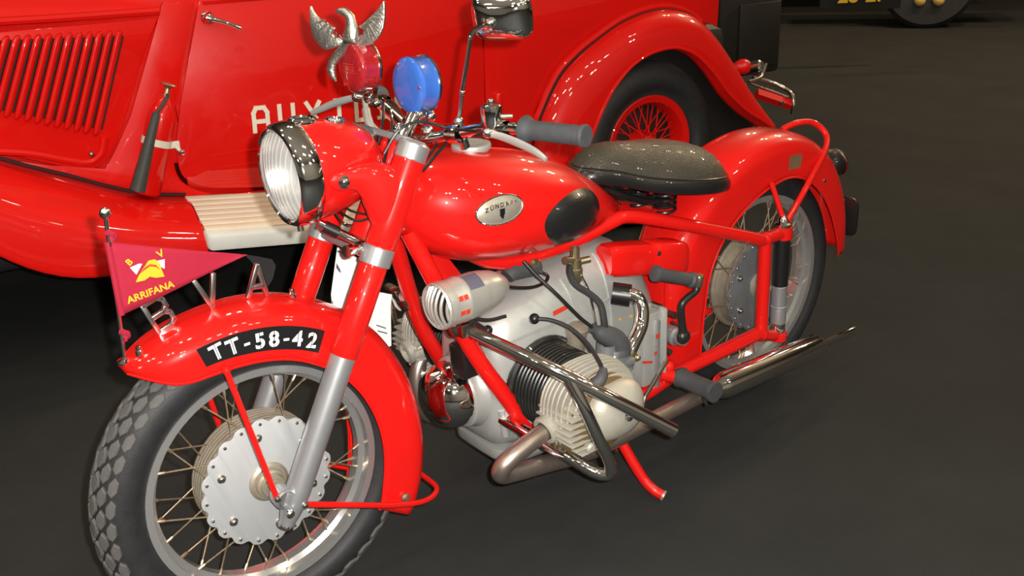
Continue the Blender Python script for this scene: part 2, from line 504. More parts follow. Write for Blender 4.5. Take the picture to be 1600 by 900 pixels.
# chrome letters B V A standing on the crown
def stroke_letter(ch):
    b = MB(); t = .0085; d = .010; h = .058; wd = .036
    def bar(p, q, tt=t):
        p, q = V((*p, 0)), V((*q, 0)); ax = (q - p).normalized(); nn = V((-ax.y, ax.x, 0))
        b.box((p + q) / 2, ((q - p).length + tt * .6, tt, d), (ax, nn, V((0, 0, 1))))
    if ch == 'B':
        bar((-wd/2, 0), (-wd/2, h))
        for y0 in (0, h / 2):
            cc = [(-wd/2, y0), (wd*.2, y0), (wd*.45, y0 + h*.12), (wd*.45, y0 + h*.38), (wd*.2, y0 + h/2), (-wd/2, y0 + h/2)]
            for p, q in zip(cc, cc[1:]): bar(p, q)
    elif ch == 'V':
        bar((-wd/2, h), (0, 0)); bar((wd/2, h), (0, 0))
    else:
        bar((-wd/2, 0), (0, h)); bar((wd/2, 0), (0, h)); bar((-wd*.3, h*.3), (wd*.3, h*.3))
    return b
for ch, ph in (('B', 70.5), ('V', 83.6), ('A', 97.2)):
    P = WF.p(interp(FCR, ph) + .003, ph, 0); rad = WF.p(1, ph) - WF.c
    tan = rad.cross(LF); tan = -tan if tan.x > 0 else tan
    place('chrome_letter', stroke_letter(ch).mesh('chrome_letter', 'polished', .0012), ffender, frame(P, tan, rad, LF))['label'] = 'chrome letter ' + ch

# pennant on its rod
pb, pt = WF.p(.371, 56.2, 0), side(164, 333, .01)
rod = MB().tube([pb, pt], .0035, 8).lathe([(.014, 0), (.014, .003), (.006, .007), (.004, .012)], pb, pt - pb, 14)
rod_o = part('pennant_rod', rod, 'chrome', bike)
part('rod_ball', MB().ball(pt, .0098, 16, 10), 'chrome', rod_o)
for f_, sc in ((.215, .011), (.875, .010)):
    kn = MB(); c0 = mid(pb, pt, f_)
    for i in range(9):
        a = i * 2.4
        kn.tube(cr([c0 + V((.004*math.cos(a), .004*math.sin(a), .004*math.sin(a*2))), c0 + V((-.006 - .004*math.sin(a*1.7), .005*math.cos(a), -.004 + .006*math.sin(a))), c0 + V((-.004 - .008*(i % 3)/2, .004*math.sin(a), -.012 - .002*(i % 4)))], 4), .0022, 5)
    part('tie_cord', kn, 'cloth', rod_o)
fa, fb, ft = side(168, 378, .004), side(190, 492, .004), side(387, 399, -.004)
def flag_pt(u, v):   # u along, v down the hoist
    p = fa.lerp(fb, v).lerp(ft, u)
    return p + V((0, .006 * math.sin(u * 5.0 + v) * u, 0))
fl_rows = [[flag_pt(u / 16, v / 8) for v in range(9)] for u in range(17)]
penn = part('pennant', MB().loft(fl_rows, False, wrap=False), 'cloth', bike, thick=.0014, label='pinkish red triangular pennant lettered ARRIFANA')
part('pennant_hem', MB().tube([fa, fb], .0055, 8), 'cloth', penn)
fx = (ft - mid(fa, fb)).normalized(); fy = (fa - fb).normalized(); fn = V((0, 1, 0))
fx = (fx - fn * fx.dot(fn)).normalized(); fy = fn.cross(fx)
def flag_print(name, polys, m, lift=.0035):
    b = MB()
    for poly in polys:
        b.prism([side(x, y, .004 + lift) for x, y in poly], V((0, .0006, 0)))
    return part(name, b, m, penn)
flag_print('helmet_print', [[(212, 441), (217, 430), (224, 419), (232, 407), (242, 405), (250, 412), (252, 420), (257, 432), (243, 434), (234, 432), (226, 438)]], 'yellow')
flag_print('axe_print', [[(203, 418), (217, 412), (222, 412), (213, 429)]], 'white', .0032)
flag_print('axe_print', [[(243, 408), (257, 405), (257, 420), (250, 416)]], 'white', .0032)
flag_print('helmet_line_print', [[(218, 428), (226, 418), (234, 413), (244, 414), (250, 422), (244, 417), (234, 416), (227, 421)]], 'orange_print', .0042)
for word, px, py, sz, rot in (('B', 205, 413, .016, 35), ('V', 253, 401, .018, 20), ('ARRIFANA', 237, 461, .0175, 9)):
    me = text_mesh(word, sz, .0006, 'yellow', .0004)
    P = side(px, py, .0085)
    a_ = math.radians(rot); rx = (RIGHT - fn * RIGHT.dot(fn)).normalized()
    uz = fn.cross(rx); r_ = rx * math.cos(a_) + uz * math.sin(a_)
    place('pennant_lettering', me, penn, frame(P, r_, fn.cross(r_), fn))
film = MB().prism([side(x, y, -.004) for x, y in ((380, 397), (405, 401), (425, 405), (431, 415), (426, 436), (418, 448), (412, 430), (388, 404))], V((0, .0006, 0)))
part('clear_film', film, 'film', penn, label='clear plastic film at the tip of the pennant')

# mudguard struts
mb = MB()
f0 = on_valance(.283, 77, .010); f1 = FK(.0, .118, .022)
part('fender_strut', MB().tube([f0, mid(f0, f1), f1], .0058, 10).ball(f0, .008, 10, 6), 'red', bike)
f0b = WF.p(.283, 77, -.088); part('fender_strut', MB().tube([f0b, FK(.0, -.118, .022)], .0058, 8), 'red', bike)
q0 = FK(-.005, .125, -.035)
loop = [q0, WF.p(.15, 208, .118), WF.p(.262, 208.2, .098), WF.p(.350, 206.5, .082), WF.p(.395, 204, .055), WF.p(.402, 203.6, 0), WF.p(.395, 204, -.055), WF.p(.350, 206.5, -.082), WF.p(.262, 208.2, -.098), WF.p(.15, 208, -.118), FK(-.005, -.125, -.035)]
part('rear_loop_strut', MB().tube(cr(loop, 6), .0062, 10), 'red', bike)
part('strut_bolt', MB().lathe([(.007, 0), (.007, .006), (.004, .010), (0, .010)], f1, LF, 10), 'steel', bike)
part('strut_bolt', MB().lathe([(.007, 0), (.007, .006), (.004, .010), (0, .010)], q0, LF, 10), 'steel', bike)
part('fender_bolt', MB().lathe([(.010, 0), (.010, .004), (.006, .006), (.006, .010), (0, .011)], side(338, 788, .11) if False else on_valance(.30, 206, .002), LF, 12), 'rust_steel', ffender)
for px, py in ((218, 551), (457, 461)):
    c0 = side(px, py, .012)
    part('fender_nut', MB().lathe([(.007, -.004), (.007, .004), (.005, .006), (.005, .012), (0, .014)], c0, ZF, 8), 'chrome', ffender)

# ------------------------------------------------------------------ fork
for sd in (1, -1):
    la = .107 * sd
    leg = MB().lathe([(.008, -.062), (.015, -.060), (.016, -.045), (.019, -.035), (.0235, -.010), (.0245, .02), (.0245, .29), (.023, .292), (.023, .30)], FK(0, la), S, 24)
    lo = part('fork_slider', leg, 'alu', bike, angle=35, label='aluminium lower fork leg')
    lug = MB().lathe([(.018, -.020), (.021, -.016), (.021, .016), (.018, .020)], FK(-.0, la, 0.004), LF, 18)
    lug.box(FK(-.0, la, -.008), (.03, .032, .03), (TF, LF, S))
    part('axle_clamp', lug, 'alu', lo, bevel=.003)
    part('clamp_bolt', MB().lathe([(.008, 0), (.008, .007), (.005, .010), (0, .010)], FK(-.022, la + .024 * sd, -.006), LF * sd, 12), 'steel', lo)
    part('drain_cap', MB().lathe([(.014, 0), (.0155, -.003), (.0155, -.014), (.010, -.016), (0, -.016)], FK(-.047, la), S, 14), 'old_chrome', lo)
    cov = MB().lathe([(.0258, .286), (.0268, .288), (.0268, .468), (.0255, .47)], FK(0, la), S, 26)
    part('fork_cover', cov, 'red', bike, angle=35)
    part('lower_clamp', MB().lathe([(.0268, .466), (.0305, .468), (.0305, .500), (.0268, .502)], FK(0, la), S, 26), 'alu', bike, angle=30)
    part('upper_cover', MB().lathe([(.0262, .500), (.029, .505), (.030, .56), (.030, .66), (.0295, .672), (.027, .674)], FK(0, la), S, 26), 'red', bike, angle=35)
    part('upper_collar', MB().lathe([(.0285, .672), (.0305, .674), (.0305, .702), (.027, .706), (.015, .708), (0, .708)], FK(0, la), S, 26), 'alu', bike, angle=30)
    # headlamp ear
    hb_ = st((1.292, .098 * sd, .891))
    rows = []
    base_hi, base_lo = .655, .525
    for i in range(11):
        t = i / 10
        top = FK(base_hi, la, -.005).lerp(hb_ + V((0.010, 0, .018)), t)
        bot = FK(base_lo, la, -.005).lerp(hb_ + V((0.004, 0, -.018)), t ** .62)
        top = top + S * (.012 * math.sin(PI * t))
        bot = bot + S * (.030 * math.sin(PI * t) * (1 - t * .3))
        yw = .021 * (1 - t) + .008
        cen = (top + bot) / 2; hv = (top - bot) / 2
        rows.append([cen + hv * math.cos(2*PI*j/16) + LF * (yw * math.sin(2*PI*j/16)) for j in range(16)])
    tip = rows[-1]; cen = sum(tip, V()) / 16
    rows.append([cen + (p - cen) * .7 + XF * .012 for p in tip])
    rows.append([cen + (p - cen) * .25 + XF * .017 for p in tip])
    ear = part('headlamp_bracket', MB().loft(rows), 'red', bike, angle=50)
    part('bracket_bolt', MB().lathe([(.0125, 0), (.0125, .003), (.008, .004), (.0075, .010), (.005, .012), (0, .012)], hb_ + LF * sd * .008, LF * sd, 12), 'chrome', ear)
# yokes and steering head
yoke = MB().box(FK(.485, 0, -.035), (.06, .19, .028), (TF, LF, S))
part('lower_yoke', yoke, 'alu', bike, bevel=.006)
yoke = MB().box(FK(.705, 0, -.03), (.055, .20, .014), (TF, LF, S))
part('upper_yoke', yoke, 'alu', bike, bevel=.005)
hd = MB().lathe([(.03, .49), (.036, .50), (.033, .53), (.033, .67), (.036, .69), (.03, .70), (0, .70)], FK(0, 0, -.055), S, 22)
part('steering_head', hd, 'red', bike)
d0, d1 = side(497, 349, .035), side(572, 384, .075)
part('steering_damper', MB().tube([d0, mid(d0, d1, .02), d1], .0095, 14), 'chrome', bike)
part('damper_sleeve', MB().tube([mid(d0, d1, .12), mid(d0, d1, .42)], .0115, 14), 'black_paint', bike)
part('damper_bolt', MB().lathe([(.013, 0), (.013, .008), (.008, .010), (.008, .03), (.012, .03), (.012, .042), (0, .042)], side(566, 386, .085), V((1, .3, .1)), 12), 'chrome', bike)

# ------------------------------------------------------------------ headlamp
hx = (XF + V((0, 0, -.03))).normalized()
hc = st((1.352, 0, .897))
shell = [(.088, -.012), (.093, -.03), (.092, -.06), (.086, -.10), (.075, -.135), (.058, -.163), (.036, -.182), (.012, -.190), (0, -.190)]
hl = part('headlamp', MB().lathe(shell, hc, hx, 44), 'red', bike, angle=60, label='red headlamp bucket with chrome bezel')
bez = [(.0835, .012), (.087, .016), (.091, .014), (.0955, .006), (.0975, -.010), (.0975, -.026), (.0945, -.029), (.092, -.027), (.088, 0)]
part('headlamp_bezel', MB().lathe(bez, hc, hx, 48, closed=True), 'chrome', hl, angle=50)
lens = [(.085, .010), (.082, .0145), (.07, .022), (.05, .0295), (.025, .034), (0, .0355), (0, .032), (.05, .026), (.08, .012)]
part('headlamp_glass', MB().lathe(lens, hc, hx, 40), 'glass', hl, angle=80)
ref = [(.084, .007), (.08, -.01), (.065, -.04), (.04, -.06), (.015, -.068), (0, -.068)]
rf = part('reflector', MB().lathe(ref, hc, hx, 40), 'reflector', hl, angle=80)
part('bulb', MB().ball(hc + hx * -.045, .010, 12, 8, (1, 1, 1)).lathe([(.006, -.07), (.006, -.05)], hc, hx, 10), 'white', hl)
rib = MB()
for i in range(13):
    yy = -.078 + .156 * i / 12
    hh = math.sqrt(max(0, .081**2 - yy**2))
    pts = []
    for j in range(9):
        zz = -hh + 2 * hh * j / 8; rr_ = math.hypot(yy, zz)
        xx = interp([(0, .032), (.025, .0305), (.05, .026), (.07, .0185), (.082, .011)], rr_)
        pts.append(hc + hx * xx + LF * yy + hx.cross(LF) * zz)
    if hh > .01: rib.tube(pts, .0011, 5)
part('lens_ribs', rib, 'glass', hl)
# chrome speedometer bezel and trims on top of the bucket
hup = LF.cross(hx) * -1 if LF.cross(hx).z < 0 else LF.cross(hx)
for dx, r_, lat in ((-.045, .026, .0), (-.105, .017, .012)):
    c0 = hc + hx * dx + hup * (.090 if dx > -.1 else .080) + LF * lat
    b = MB().lathe([(r_, -.012), (r_ * 1.08, 0), (r_ * 1.05, .005), (r_ * .9, .008), (r_ * .85, .005), (0, .006)], c0, hup + hx * dx * 1.5, 24)
    part('instrument_bezel', b, 'chrome', hl)
b = MB()
for i in range(6):
    t = i / 5
    b.ball(hc + hx * (-.095 - .075 * t) + hup * (.082 - .045 * t) + LF * .02, .0065, 8, 6)
part('bucket_trim', b, 'chrome', hl)
part('bezel_screw', MB().lathe([(.006, 0), (.006, .014), (0, .014)], hc - hup * .096 - hx * .01, -hup, 10), 'steel', hl)

def onplane(px, py, P, n):
    d = ray(px, py); n = V(n)
    return CAM + d * ((V(P) - CAM).dot(n) / d.dot(n))
def mir(p): return V((p[0], -p[1], p[2]))
def straight(pts): return [V(p) for p in pts]

# ------------------------------------------------------------------ handlebar and what it carries
half = [V((1.085, .0, .918)), V((1.072, .045, .922)), V((1.045, .10, .936)), V((1.022, .17, .952)), V((1.004, .25, .959)), V((.988, .31, .959)), V((.970, .385, .959))]
bar = [mir(p) for p in reversed(half[1:])] + half
bar_o = part('handlebar', MB().tube(cr([st(p) for p in bar], 6), .0115, 12), 'chrome', bike)
for sd in (1, -1):
    a_, b_ = V((1.002, .258 * sd, .959)), V((.967, .392 * sd, .959))
    d = (b_ - a_).normalized(); L = (b_ - a_).length
    g = MB().lathe([(.012, 0), (.024, .002), (.026, .008), (.020, .018), (.0175, .024)] + [(.0175 + (.0006 if i % 2 else 0), .024 + (L - .034) * i / 16) for i in range(17)] + [(.020, L - .009), (.021, L - .004), (.019, L), (0, L)], st(a_), MS @ d, 22)
    part('handgrip', g, 'grip', bar_o, angle=50, label='grey rubber handgrip')
    # lever and its perch
    if sd > 0: lv = [side(762, 208, .205), side(785, 214, .235), side(815, 226, .29), side(838, 238, .335), side(853, 249, .36)]
    else: lv = [side(556, 152, -.235), side(540, 156, -.265), side(518, 163, -.31), side(500, 171, -.345), side(487, 177, -.37)]
    part('brake_lever' if sd < 0 else 'clutch_lever', MB().tube(cr(lv, 5), [.0045 + .0035 * math.sin(PI * (.15 + .85 * min(1, i / 20)) * .95) for i in range(21)], 10, flat=.7), 'cast', bar_o)
    pc = st((1.018, .21 * sd, .955))
    pm = MB().lathe([(.017, -.016), (.018, -.012), (.018, .012), (.017, .016)], pc, MS @ V((-.2, sd, .05)), 16).tube([pc, lv[0]], .010, 10).ball(lv[0], .010, 10, 8)
    part('lever_perch', pm, 'chrome', bar_o)
# far side inner lever and its cylinder
pv = side(570, 155, -.20)
part('advance_lever', MB().tube(cr([side(569, 152, -.20), side(572, 172, -.17), side(577, 192, -.13), side(590, 207, -.10)], 5), [.006]*5 + [.009]*6 + [.008]*5, 10), 'cast', bar_o)
c0, c1 = side(548, 199, -.04), side(585, 211, -.02)
part('throttle_drum', MB().tube([c0, mid(c0, c1, .5), c1], .0125, 16), 'chrome', bar_o)
part('drum_band', MB().tube([mid(c0, c1, .45), mid(c0, c1, .68)], .0138, 16), 'grip', bar_o)
b = MB()
for px, py, y, r in ((625, 203, .01, .017), (612, 213, .0, .015), (640, 190, .02, .016), (596, 214, -.03, .013), (655, 178, .03, .012), (668, 205, .045, .013)):
    b.ball(side(px, py, y), r, 12, 8, (1, 1.1, .9))
b.tube([side(630, 215, .03), side(648, 180, .03)], .013, 12)
b.tube([side(602, 168, -.10), side(632, 196, -.02)], .0135, 12)
part('bar_clamp', b, 'chrome', bar_o)
# dip switch with its small lever
sc = side(768, 184, .2)
sw = MB().lathe([(.0, .026), (.013, .026), (.019, .022), (.020, .015), (.020, -.010), (.017, -.016), (.017, -.024), (0, -.024)], sc, V((0, 0, 1)), 18).ball(sc + V((0, 0, .029)), .007, 10, 6)
swo = part('switch_housing', sw, 'chrome', bar_o)
part('switch_lever', MB().tube([sc + V((-.008, .012, .003)), sc + V((-.026, .030, .003))], [.004, .0045], 8), 'steel', swo)
# mirror
mc = side(784, 27, .15)
mn = V((.80, .50, -.20)).normalized()
_, mu, mv = basis(mn, (0, 0, 1))
def sq(t, e): c, s_ = math.cos(t), math.sin(t); return math.copysign(abs(c) ** e, c), math.copysign(abs(s_) ** e, s_)
rings = []
for k, (sx, dz) in enumerate(((.97, -.014), (1.0, -.008), (1.0, 0), (.97, .007), (.88, .015), (.70, .022), (.45, .027), (.2, .029), (.02, .0295))):
    rings.append([mc + mu * (.042 * sx * sq(2*PI*j/32, .45)[1]) + mv * (.058 * sx * sq(2*PI*j/32, .45)[0]) + mn * dz for j in range(32)])
mirr = part('mirror', MB().loft(rings), 'chrome', bar_o, angle=50, label='chrome backed rear view mirror')
ball = mc + mn * .034 + mv * .012
part('mirror_joint', MB().ball(ball, .010, 12, 8), 'chrome', bar_o)
m0 = side(717, 190, .10)
stem = [m0, side(722, 145, .115), side(729, 100, .12), side(735, 58, .125), side(742, 46, .13), ball]
part('mirror_stem', MB().tube(stem[:4], .0042, 10).tube([stem[3], stem[4], stem[5]], .0050, 10).ball(stem[1], .0062, 10, 8).ball(stem[3], .0055, 10, 8), 'chrome', bar_o)
part('mirror_clamp', MB().lathe([(.018, -.014), (.019, -.01), (.019, .01), (.018, .014)], st((1.045, .10, .936)), V((-.25, 1, .1)), 16).tube([side(716, 196, .105), side(728, 230, .10)], .0085, 10).ball(m0, .010, 10, 8), 'chrome', bar_o)

# round signal lamps
def signal(name, c, r, m, axis, lab):
    a, u, v = basis(axis)
    body = [(r * .55, -.040), (r * .9, -.038), (r * .98, -.034), (r * .98, -.006), (r, -.004), (r, .002), (r * .93, .006), (r * .70, .008), (r * .35, .009), (0, .009)]
    o = part(name, MB().lathe(body, c, axis, 36), m, bike, angle=40, label=lab)
    part('lamp_back', MB().lathe([(0, -.052), (r * .5, -.052), (r * .95, -.042), (r * 1.03, -.037), (r * 1.03, -.033), (r * .9, -.033)], c, axis, 30), 'old_chrome', o)
    sc_ = MB()
    for ang in (30, 150, 270):
        t = math.radians(ang)
        sc_.lathe([(.003, 0), (.003, .004), (0, .004)], c + a * .006 + (u * math.cos(t) + v * math.sin(t)) * r * .82, axis, 8)
    part('lamp_screws', sc_, 'chrome', o)
    return o
ax_ = (XF + LF * .05 + V((0, 0, .04))).normalized()
blue_c = side(640, 133, .01)
signal('blue_lamp', blue_c, .0535, 'blue_plastic', ax_, 'round blue signal lamp')
red_c = side(551, 106, -.10)
red_o = signal('red_lamp', red_c, .0475, 'red_lens', (ax_ - LF * .03).normalized(), 'round ribbed red signal lamp')
rl = MB()
a, u, v = basis((ax_ - LF * .03).normalized())
for k, z_ in enumerate((-.008, -.003, .003, .008)):
    rl.box(red_c + a * .0095 + V((0, 0, z_)), (.001, .040, .0016), (a, LF, V((0, 0, 1))))
part('lens_lettering', rl, 'orange_print', red_o)
part('lamp_bracket', MB().tube(cr([blue_c - ax_ * .055 + V((0, 0, -.03)), side(662, 165, .01), side(655, 195, .015)], 5), .008, 8).ball(side(672, 182, .02), .012, 10, 8), 'chrome', bar_o)
part('lamp_bracket', MB().tube(cr([red_c - ax_ * .05 + V((0, 0, -.03)), side(582, 150, -.12), side(590, 165, -.11)], 5), .009, 8).ball(side(577, 152, -.12), .013, 10, 8), 'chrome', bar_o)

# chrome eagle
ep = side(545, 60, -.115); en = V((.82, .57, .05)).normalized()
def eagle_part(name, poly, off, th, bev):
    b = MB().prism([onplane(x, y, ep + en * off, en) for x, y in cr_poly(poly)], en * th)
    return b.mesh(name, 'chrome_worn', bev)
def cr_poly(poly):
    return [(p.x, p.y) for p in cr([(x, y, 0) for x, y in poly], 3, True)]
mat('chrome_worn', (0.62, 0.61, 0.57), 0.30, 0.95, c2=(0.45, 0.43, 0.37), scale=120, bump=0.6, bscale=260)
body = MB()
rings = []
for (x, y, r) in ((523, 17, .001), (526, 17.5, .003), (532, 17.5, .0075), (540, 19.5, .0095), (547, 27, .010), (549, 38, .0115), (550, 48, .015), (549, 58, .018), (546, 66, .014), (538, 76, .011), (528, 86, .010), (520, 97, .009), (517, 108, .010), (520, 119, .008), (525, 127, .002)):
    rings.append((onplane(x, y, ep + en * .006, en), r))
eag = part('eagle_mascot', MB().tube([p for p, _ in rings], [r for _, r in rings], 14, flat=.8), 'chrome_worn', bike, label='chrome eagle with raised wings above the red lamp')
WL = [(487, 9), (492, 18), (500, 28), (512, 36), (525, 44), (521, 49), (524, 57), (535, 60), (540, 66), (525, 74), (510, 77), (499, 67), (491, 54), (487, 36)]
WRt = [(602, 1), (594, 12), (583, 24), (570, 36), (563, 41), (571, 47), (569, 54), (558, 60), (556, 68), (567, 71), (579, 70), (590, 62), (599, 48), (603, 28)]
for wpoly in (WL, WRt):
    wo = place('wing', eagle_part('wing', wpoly, 0, .008, .003), eag)
    fe = MB()
    cx = sum(p[0] for p in wpoly) / len(wpoly)
    tip, rootp = wpoly[0], wpoly[8]
    for i in range(6):
        t = (i + .5) / 6
        edge_p = wpoly[-1 - min(5, i)]
        fe.tube([onplane(mid(tip + (0,), rootp + (0,), .35 + .5 * t).x, mid(tip + (0,), rootp + (0,), .35 + .5 * t).y, ep + en * .009, en), onplane(*[mid(edge_p + (0,), (cx, 45, 0), .12)[k] for k in (0, 1)], ep + en * .009, en)], [.0022, .0012], 6)
    part('feathers', fe, 'chrome_worn', eag)
part('claw_block', MB().box(onplane(547, 64, ep + en * .012, en), (.014, .024, .010), (en, basis(en)[2], V((0, 0, 1)))), 'steel', eag, bevel=.002)

# control cables at the headstock
for pts, r in (([(585, 285, .02), (590, 240, .03), (598, 190, -.02), (600, 160, -.08)], .0028), ([(592, 300, .04), (600, 255, .05), (612, 200, .0), (610, 170, -.06)], .0028),
               ([(600, 240, .06), (622, 205, .07), (655, 190, .08), (700, 200, .10), (745, 205, .17)], .0030), ([(655, 265, .05), (680, 230, .05), (700, 205, .08), (740, 200, .15), (765, 196, .2)], .0030),
               ([(660, 268, .06), (690, 232, .06), (715, 212, .09), (760, 212, .19)], .0034), ([(575, 290, .03), (578, 250, .02), (585, 215, -.03)], .0026)):
    part('control_cable', MB().tube(cr([side(*p) for p in pts], 6), r, 7), 'black_paint', bike)
# wiring behind the headlamp
for pts in ([(535, 315, .02), (555, 305, .04), (572, 308, .05), (580, 325, .05)], [(525, 325, .02), (545, 340, .02), (562, 345, .03), (580, 340, .04)], [(575, 300, .05), (570, 322, .05), (578, 333, .06)], [(530, 318, .0), (550, 330, .0), (575, 336, .02)]):
    part('wiring', MB().tube(cr([side(*p) for p in pts], 6), .0026, 7), 'black_paint', bike)
part('wiring', MB().tube(cr([side(*p) for p in [(522, 330, -.02), (538, 350, -.02), (560, 353, .0), (580, 344, .02)]], 6), .0035, 8), 'chrome', bike)

# ------------------------------------------------------------------ tank
TT = [(.525, .672), (.58, .712), (.65, .765), (.75, .822), (.85, .855), (.94, .872), (1.0, .878), (1.07, .872), (1.12, .848), (1.145, .805), (1.15, .78)]
TB = [(.525, .655), (.6, .640), (.7, .630), (.8, .628), (.9, .635), (1.0, .650), (1.07, .678), (1.12, .722), (1.145, .762), (1.15, .776)]
TW = [(.525, .022), (.6, .075), (.7, .122), (.8, .150), (.9, .158), (1.0, .150), (1.07, .122), (1.12, .080), (1.145, .040), (1.15, .008)]
TE = 2.35
def tank_y(x, z):
    t, b_, w_ = interp(TT, x), interp(TB, x), interp(TW, x)
    zc = b_ + (t - b_) * .46
    h = (t - zc) if z > zc else (zc - b_)
    k = min(1, abs(z - zc) / h)
    return w_ * (1 - k ** TE) ** (1 / TE)
rings = []
N = 48
for i in range(41):
    x = .525 + .625 * (1 - (1 - i / 40) ** 1.0)
    t, b_, w_ = interp(TT, x), interp(TB, x), interp(TW, x); zc = b_ + (t - b_) * .46
    ring = []
    for j in range(N):
        c, s_ = sq(2 * PI * j / N, 2 / TE)
        ring.append(V((x, w_ * c, zc + (s_ * (t - zc) if s_ > 0 else s_ * (zc - b_)))))
    rings.append(ring)
tank = part('fuel_tank', MB().loft(rings), 'red', bike, angle=70, label='red teardrop fuel tank')
part('tank_seam', MB().tube([V((x, 0, interp(TT, x) - .001)) for x in [.55 + .36 * i / 16 for i in range(17)]], .003, 6), 'red', tank)
cap_c = V((.938, 0, .868))
part('filler_cap', MB().lathe([(.036, -.004), (.036, .004), (.041, .006), (.042, .012), (.040, .016), (.034, .0175), (.030, .016), (.012, .0175), (0, .0175)], cap_c, (0, .04, 1), 36), 'cast', tank)
# knee pad and badge lie on the tank's flank
def on_tank(cx, cz, hx_, hz, bulge, rot, name, m, shape, rings_=6, n=40, base=.0005):
    rows = []
    for k in range(rings_ + 1):
        f = 1 - k / rings_
        ring = []
        for j in range(n):
            a_ = 2 * PI * j / n
            ex, ez = shape(a_)
            dx, dz = ex * hx_ * f, ez * hz * f
            x = cx + dx * math.cos(rot) - dz * math.sin(rot); z = cz + dx * math.sin(rot) + dz * math.cos(rot)
            ring.append(V((x, tank_y(x, z) + base + bulge * (1 - f ** 3.5), z)))
        rows.append(ring)
    return MB().loft(rows, False)
padc = side(897, 343, .140)
pad_shape = lambda a_: (math.cos(a_) * (1 + .10 * math.sin(a_)), math.sin(a_) * (1.0 - .18 * math.cos(a_)))
pad = part('knee_pad', on_tank(padc.x, padc.z, .097, .061, .014, math.radians(6), 'knee_pad', 'rubber', pad_shape), 'leather_trim', tank, angle=70, label='black rubber knee pad')
bc = side(782, 328, .15)
mat('badge', (0.50, 0.47, 0.40), 0.38, 0.7, c2=(0.42, 0.38, 0.31), scale=80)
badge = part('tank_badge', on_tank(bc.x, bc.z, .053, .0275, .0035, math.radians(-3), 'b', 'badge', lambda a_: (math.cos(a_), math.sin(a_)), base=.001), 'badge', tank, angle=60, label='oval silver maker badge')
part('badge_rim', MB().tube([V((bc.x + .053*math.cos(t), tank_y(bc.x + .053*math.cos(t), bc.z + .0275*math.sin(t) - .003*math.cos(t)) + .002, bc.z + .0275*math.sin(t) - .003*math.cos(t))) for t in [2*PI*k/40 for k in range(40)]], .0016, 6, closed=True), 'chrome', tank)
by = tank_y(bc.x, bc.z) + .005
for i, ch in enumerate('ZÜNDAPP'):
    t = (i - 3) / 3
    place('badge_letter', text_mesh(ch, .0125, .0012, 'chrome', .0003), tank, frame(V((bc.x - .036 * t, by - .002 * abs(t), bc.z + .0075 - .004 * t * t)), V((-1, 0, .05)).normalized(), V((0, .05, 1)).normalized(), V((0, 1, 0))))
shield = [(-.006, .006), (.006, .006), (.006, -.008), (0, -.016), (-.006, -.008)]
part('badge_shield', MB().prism([V((bc.x - x, by, bc.z + z - .002)) for x, z in shield], V((0, .0012, 0))), 'black_paint', tank)

# ------------------------------------------------------------------ seat
SO = [(.655, .0), (.650, .030), (.630, .052), (.59, .066), (.53, .085), (.46, .112), (.38, .131), (.32, .134), (.255, .118), (.208, .085), (.185, .045), (.178, 0)]
def rimz(x): return interp([(.13, .652), (.2, .668), (.3, .686), (.4, .702), (.5, .722), (.58, .748), (.66, .764)], x)
outl = [V((x, y, 0)) for x, y in SO] + [V((x, -y, 0)) for x, y in reversed(SO[1:-1])]
outl = cr(outl, 4, True)
SCX = .37
def seat_ring(s_, dz): return [V((SCX + (p.x - SCX) * s_, p.y * s_, rimz(SCX + (p.x - SCX) * s_) + dz)) for p in outl]
prof = [(.90, -.016), (.985, -.018), (1.008, -.014), (1.014, -.004), (1.004, .006), (.975, .012)]
rr_ = [seat_ring(*q) for q in prof]
skirt = part('seat', MB().loft(rr_, False), 'leather_trim', bike, angle=60, label='black leather solo saddle')
top = [(.975, .012), (.94, .024), (.87, .044), (.75, .064), (.6, .079), (.4, .088), (.2, .090), (.01, .090)]
part('seat_top', MB().loft([seat_ring(*q) for q in top], False), 'leather', skirt, angle=70, label='embossed dark olive leather seat top')
part('seat_piping', MB().tube(seat_ring(.962, .0165), .0030, 6, closed=True), 'leather_trim', skirt)
part('seat_base', MB().loft([seat_ring(.90, -.015), seat_ring(.6, -.012), seat_ring(.01, -.012)], False), 'black_paint', skirt)
for sy in (.045, -.045):
    P = []
    for i in range(61):
        a_ = i / 60 * 2 * PI * 5
        P.append(V((.40 + .026 * math.cos(a_), sy + .026 * math.sin(a_), .628 + .07 * i / 60)))
    part('seat_spring', MB().tube(P, .0042, 7), 'black_paint', bike)
part('seat_link', MB().tube(cr([V((.60, .04, .725)), V((.55, .05, .700)), V((.48, .055, .672)), V((.40, .055, .655))], 5), .007, 8).tube(cr([V((.60, -.04, .725)), V((.55, -.05, .700)), V((.48, -.055, .672)), V((.40, -.055, .655))], 5), .007, 8), 'black_paint', bike)

